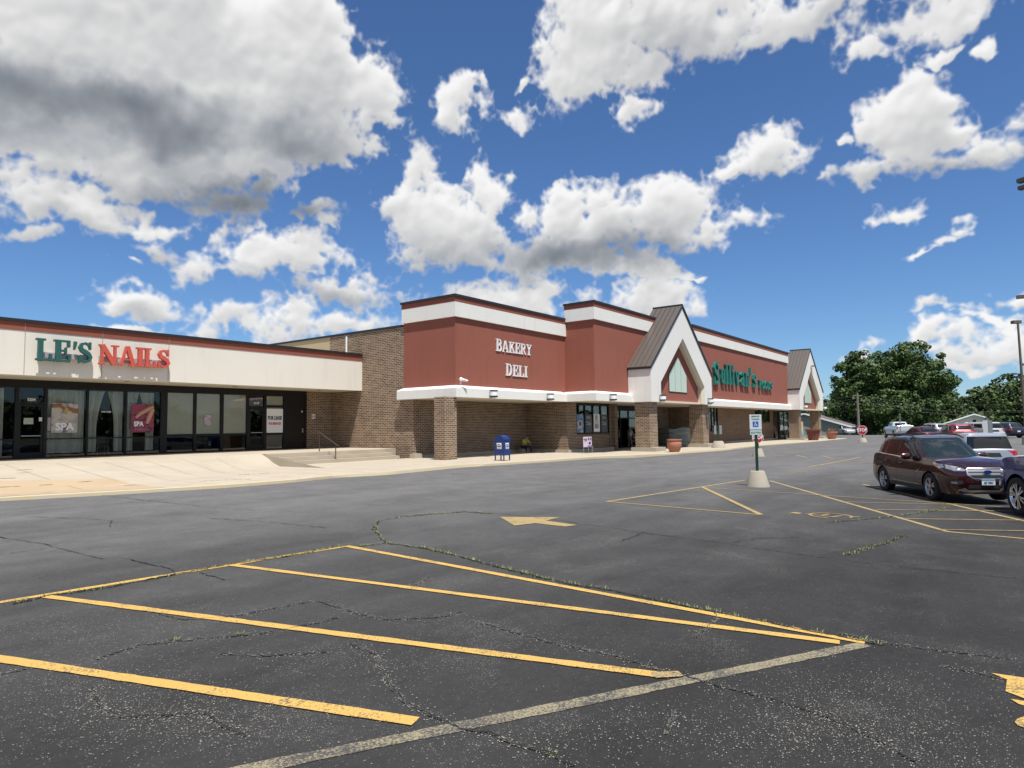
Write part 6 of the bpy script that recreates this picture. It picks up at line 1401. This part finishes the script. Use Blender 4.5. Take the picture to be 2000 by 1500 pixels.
for sx in (-2.95, 2.95):
    for s_ in (-2.95, 2.95): MB().tube([(sx, s_, 0), (sx, s_, 2.1)], .04).build('leg', MT['galv'], tn)

# ------------------------------------------------------------------ trees
def crown_mesh(blobs, leaf, dens, mb):
    """leaf clusters spread through uneven clumps"""
    for (c, r) in blobs:
        c = Vector(c); r = Vector(r); n = int(dens * (r.x * r.y + r.y * r.z + r.x * r.z) / 3)
        for _ in range(n):
            d = Vector((random.gauss(0, 1), random.gauss(0, 1), random.gauss(0, 1))).normalized(); f = random.uniform(.72, 1.06) if random.random() < .8 else random.uniform(.3, .8)
            p = c + Vector((d.x * r.x, d.y * r.y, d.z * r.z)) * f
            nrm = (d + Vector((random.gauss(0, .5), random.gauss(0, .5), random.gauss(0, .5) + .3))).normalized(); a = nrm.cross(Vector((random.gauss(0, 1), random.gauss(0, 1), random.gauss(0, 1)))).normalized(); b = nrm.cross(a)
            s_ = leaf * random.uniform(.5, 1.3); k = random.uniform(.5, .9)
            mb.add([p - a * s_, p + b * s_ * k, p + a * s_, p - b * s_ * k], [(0, 1, 2, 3)])
def tree(label, px_, dep, wpx, toppx, botpx, m_, seed, leaf=.34, dens=60, group=None, cx_px=None, nb=26, name='broadleaf_tree', depth_k=.8):
    random.seed(seed); p = at(px_, 850, dep); x, y = p.x, p.y; t_ = thing(name, label, 'tree', (x, y, 0), 0, group)
    rad = wpx / 2 / F * dep; hor = 820 + (1000 - px_) * .0112 + 0; top = (hor - toppx) / F * dep + 1.75; bot = max(.3, (hor - botpx) / F * dep + 1.75)
    cz = (top + bot) / 2; hz = (top - bot) / 2; blobs = []
    for k in range(nb):
        while True:
            d = Vector((random.uniform(-1, 1), random.uniform(-1, 1), random.uniform(-1, 1)))
            if .25 < d.length < 1: break
        f = .74; w = 1 if d.z > -.2 else .95
        c = (d.x * rad * f * w, d.y * rad * f * depth_k, cz + d.z * hz * f); br_ = rad * random.uniform(.20, .36)
        blobs.append((c, (br_, br_, br_ * random.uniform(.6, .85))))
    blobs.append(((0, 0, cz), (rad * .6, rad * .5, hz * .6)))
    for k in range(nb):     # small sprays breaking the outline
        a = random.uniform(0, 2 * PI); e = random.uniform(-.5, 1.4); c = (math.cos(a) * math.cos(e) * rad * .95, math.sin(a) * math.cos(e) * rad * .95 * depth_k, cz + math.sin(e) * hz * .93); br_ = rad * random.uniform(.08, .15); blobs.append((c, (br_, br_, br_ * .7)))
    mb = MB(); crown_mesh(blobs, leaf, dens, mb)
    me = bpy.data.meshes.new('crown'); me.from_pydata(mb.v, [], mb.f); me.materials.append(m_); o = bpy.data.objects.new('crown', me); COL.objects.link(o); o.parent = t_
    tk = MB(); tk.tube([(0, 0, -.1), (.1, 0, bot * .6 + 1), (0, .1, cz)], [rad * .07 + .15, rad * .05 + .1, rad * .03 + .05], 10)
    for k in range(5):
        a = 2 * PI * k / 5 + seed; tk.tube([(0, 0, bot * .5 + .8), (math.cos(a) * rad * .3, math.sin(a) * rad * .3, cz * .9), (math.cos(a) * rad * .6, math.sin(a) * rad * .6, cz + hz * .35)], [rad * .035 + .06, rad * .025 + .04, .04], 7)
    tk.build('trunk', MT['bark'], t_, True); return t_
L1, L2 = MT['leaf'], MT['leaf2']
tree('big round maple, left of the pair of tall trees behind the stop sign', 1697, 128, 165, 668, 850, L1, 3, .28, 105, 'big dark trees beyond the lot', nb=34)
tree('tallest dark maple, right of the pair behind the stop sign', 1786, 124, 190, 652, 850, L1, 5, .28, 105, 'big dark trees beyond the lot', nb=38)
tree('smaller dark tree in front, filling the gap between the tall maples', 1745, 116, 120, 745, 852, L1, 8, .27, 90, 'big dark trees beyond the lot')
tree('low dark tree behind the grey house roof, touching the far gable', 1628, 150, 90, 770, 848, L1, 9, .36, 50, 'big dark trees beyond the lot')
tree('narrow dark tree at the right shoulder of the tall maples', 1858, 135, 55, 750, 850, L1, 12, .32, 60, 'big dark trees beyond the lot')
tree('lighter yellow green tree between the maples and the gabled house', 1880, 140, 70, 772, 850, L2, 13, .34, 55, 'smaller trees at the right')
tree('hazy mid green tree behind the gabled house', 1925, 150, 110, 738, 848, L2, 14, .40, 50, 'smaller trees at the right')
tree('tall green tree at the right edge of the picture behind the light pole', 1985, 120, 130, 715, 850, L2, 15, .34, 55, 'smaller trees at the right', nb=30)
tree('dark tree beyond the right edge, lower left of the light pole', 1955, 118, 80, 755, 850, L1, 16, .32, 55, 'smaller trees at the right')
tree('tree just outside the right edge behind the parked cars', 2050, 112, 110, 725, 850, L1, 17, .34, 40, 'smaller trees at the right')
# far wood that closes the horizon, and undergrowth below the big trees
random.seed(21); fw_ = MB()
for k in range(60):
    px_ = 1560 + k * 9.5; dep = random.uniform(165, 200); p = at(px_, 846, dep); r_ = random.uniform(3, 5); crown_mesh([((p.x, p.y, random.uniform(2, 5)), (r_, r_, r_ * .9))], .6, 26, fw_)
for k in range(46):
    px_ = 1620 + k * 9; dep = random.uniform(126, 140); p = at(px_, 850, dep); r_ = random.uniform(1.2, 2.4); crown_mesh([((p.x, p.y, random.uniform(.5, 1.6)), (r_, r_, r_))], .3, 50, fw_)
me = bpy.data.meshes.new('far_wood'); me.from_pydata(fw_.v, [], fw_.f); me.materials.append(L1); o = bpy.data.objects.new('far_wood', me); COL.objects.link(o); tag(o, 'dense green wood and undergrowth closing the horizon behind the big trees', kind='stuff')
# distant treeline all around, seen in the shop windows
tl = MB(); random.seed(33)
for k in range(150):
    a = 2 * PI * k / 150; R_ = random.uniform(230, 330); x, y = 40 + R_ * math.cos(a), 10 + R_ * math.sin(a)
    if x > 100 and abs(y) < 120: continue
    r_ = random.uniform(8, 13); crown_mesh([((x, y, random.uniform(3, 6)), (r_, r_, r_ * .8))], 1.6, 5, tl)
me = bpy.data.meshes.new('distant_treeline'); me.from_pydata(tl.v, [], tl.f); me.materials.append(L2); o = bpy.data.objects.new('distant_treeline', me); COL.objects.link(o); tag(o, 'distant treeline around the lot', kind='stuff')
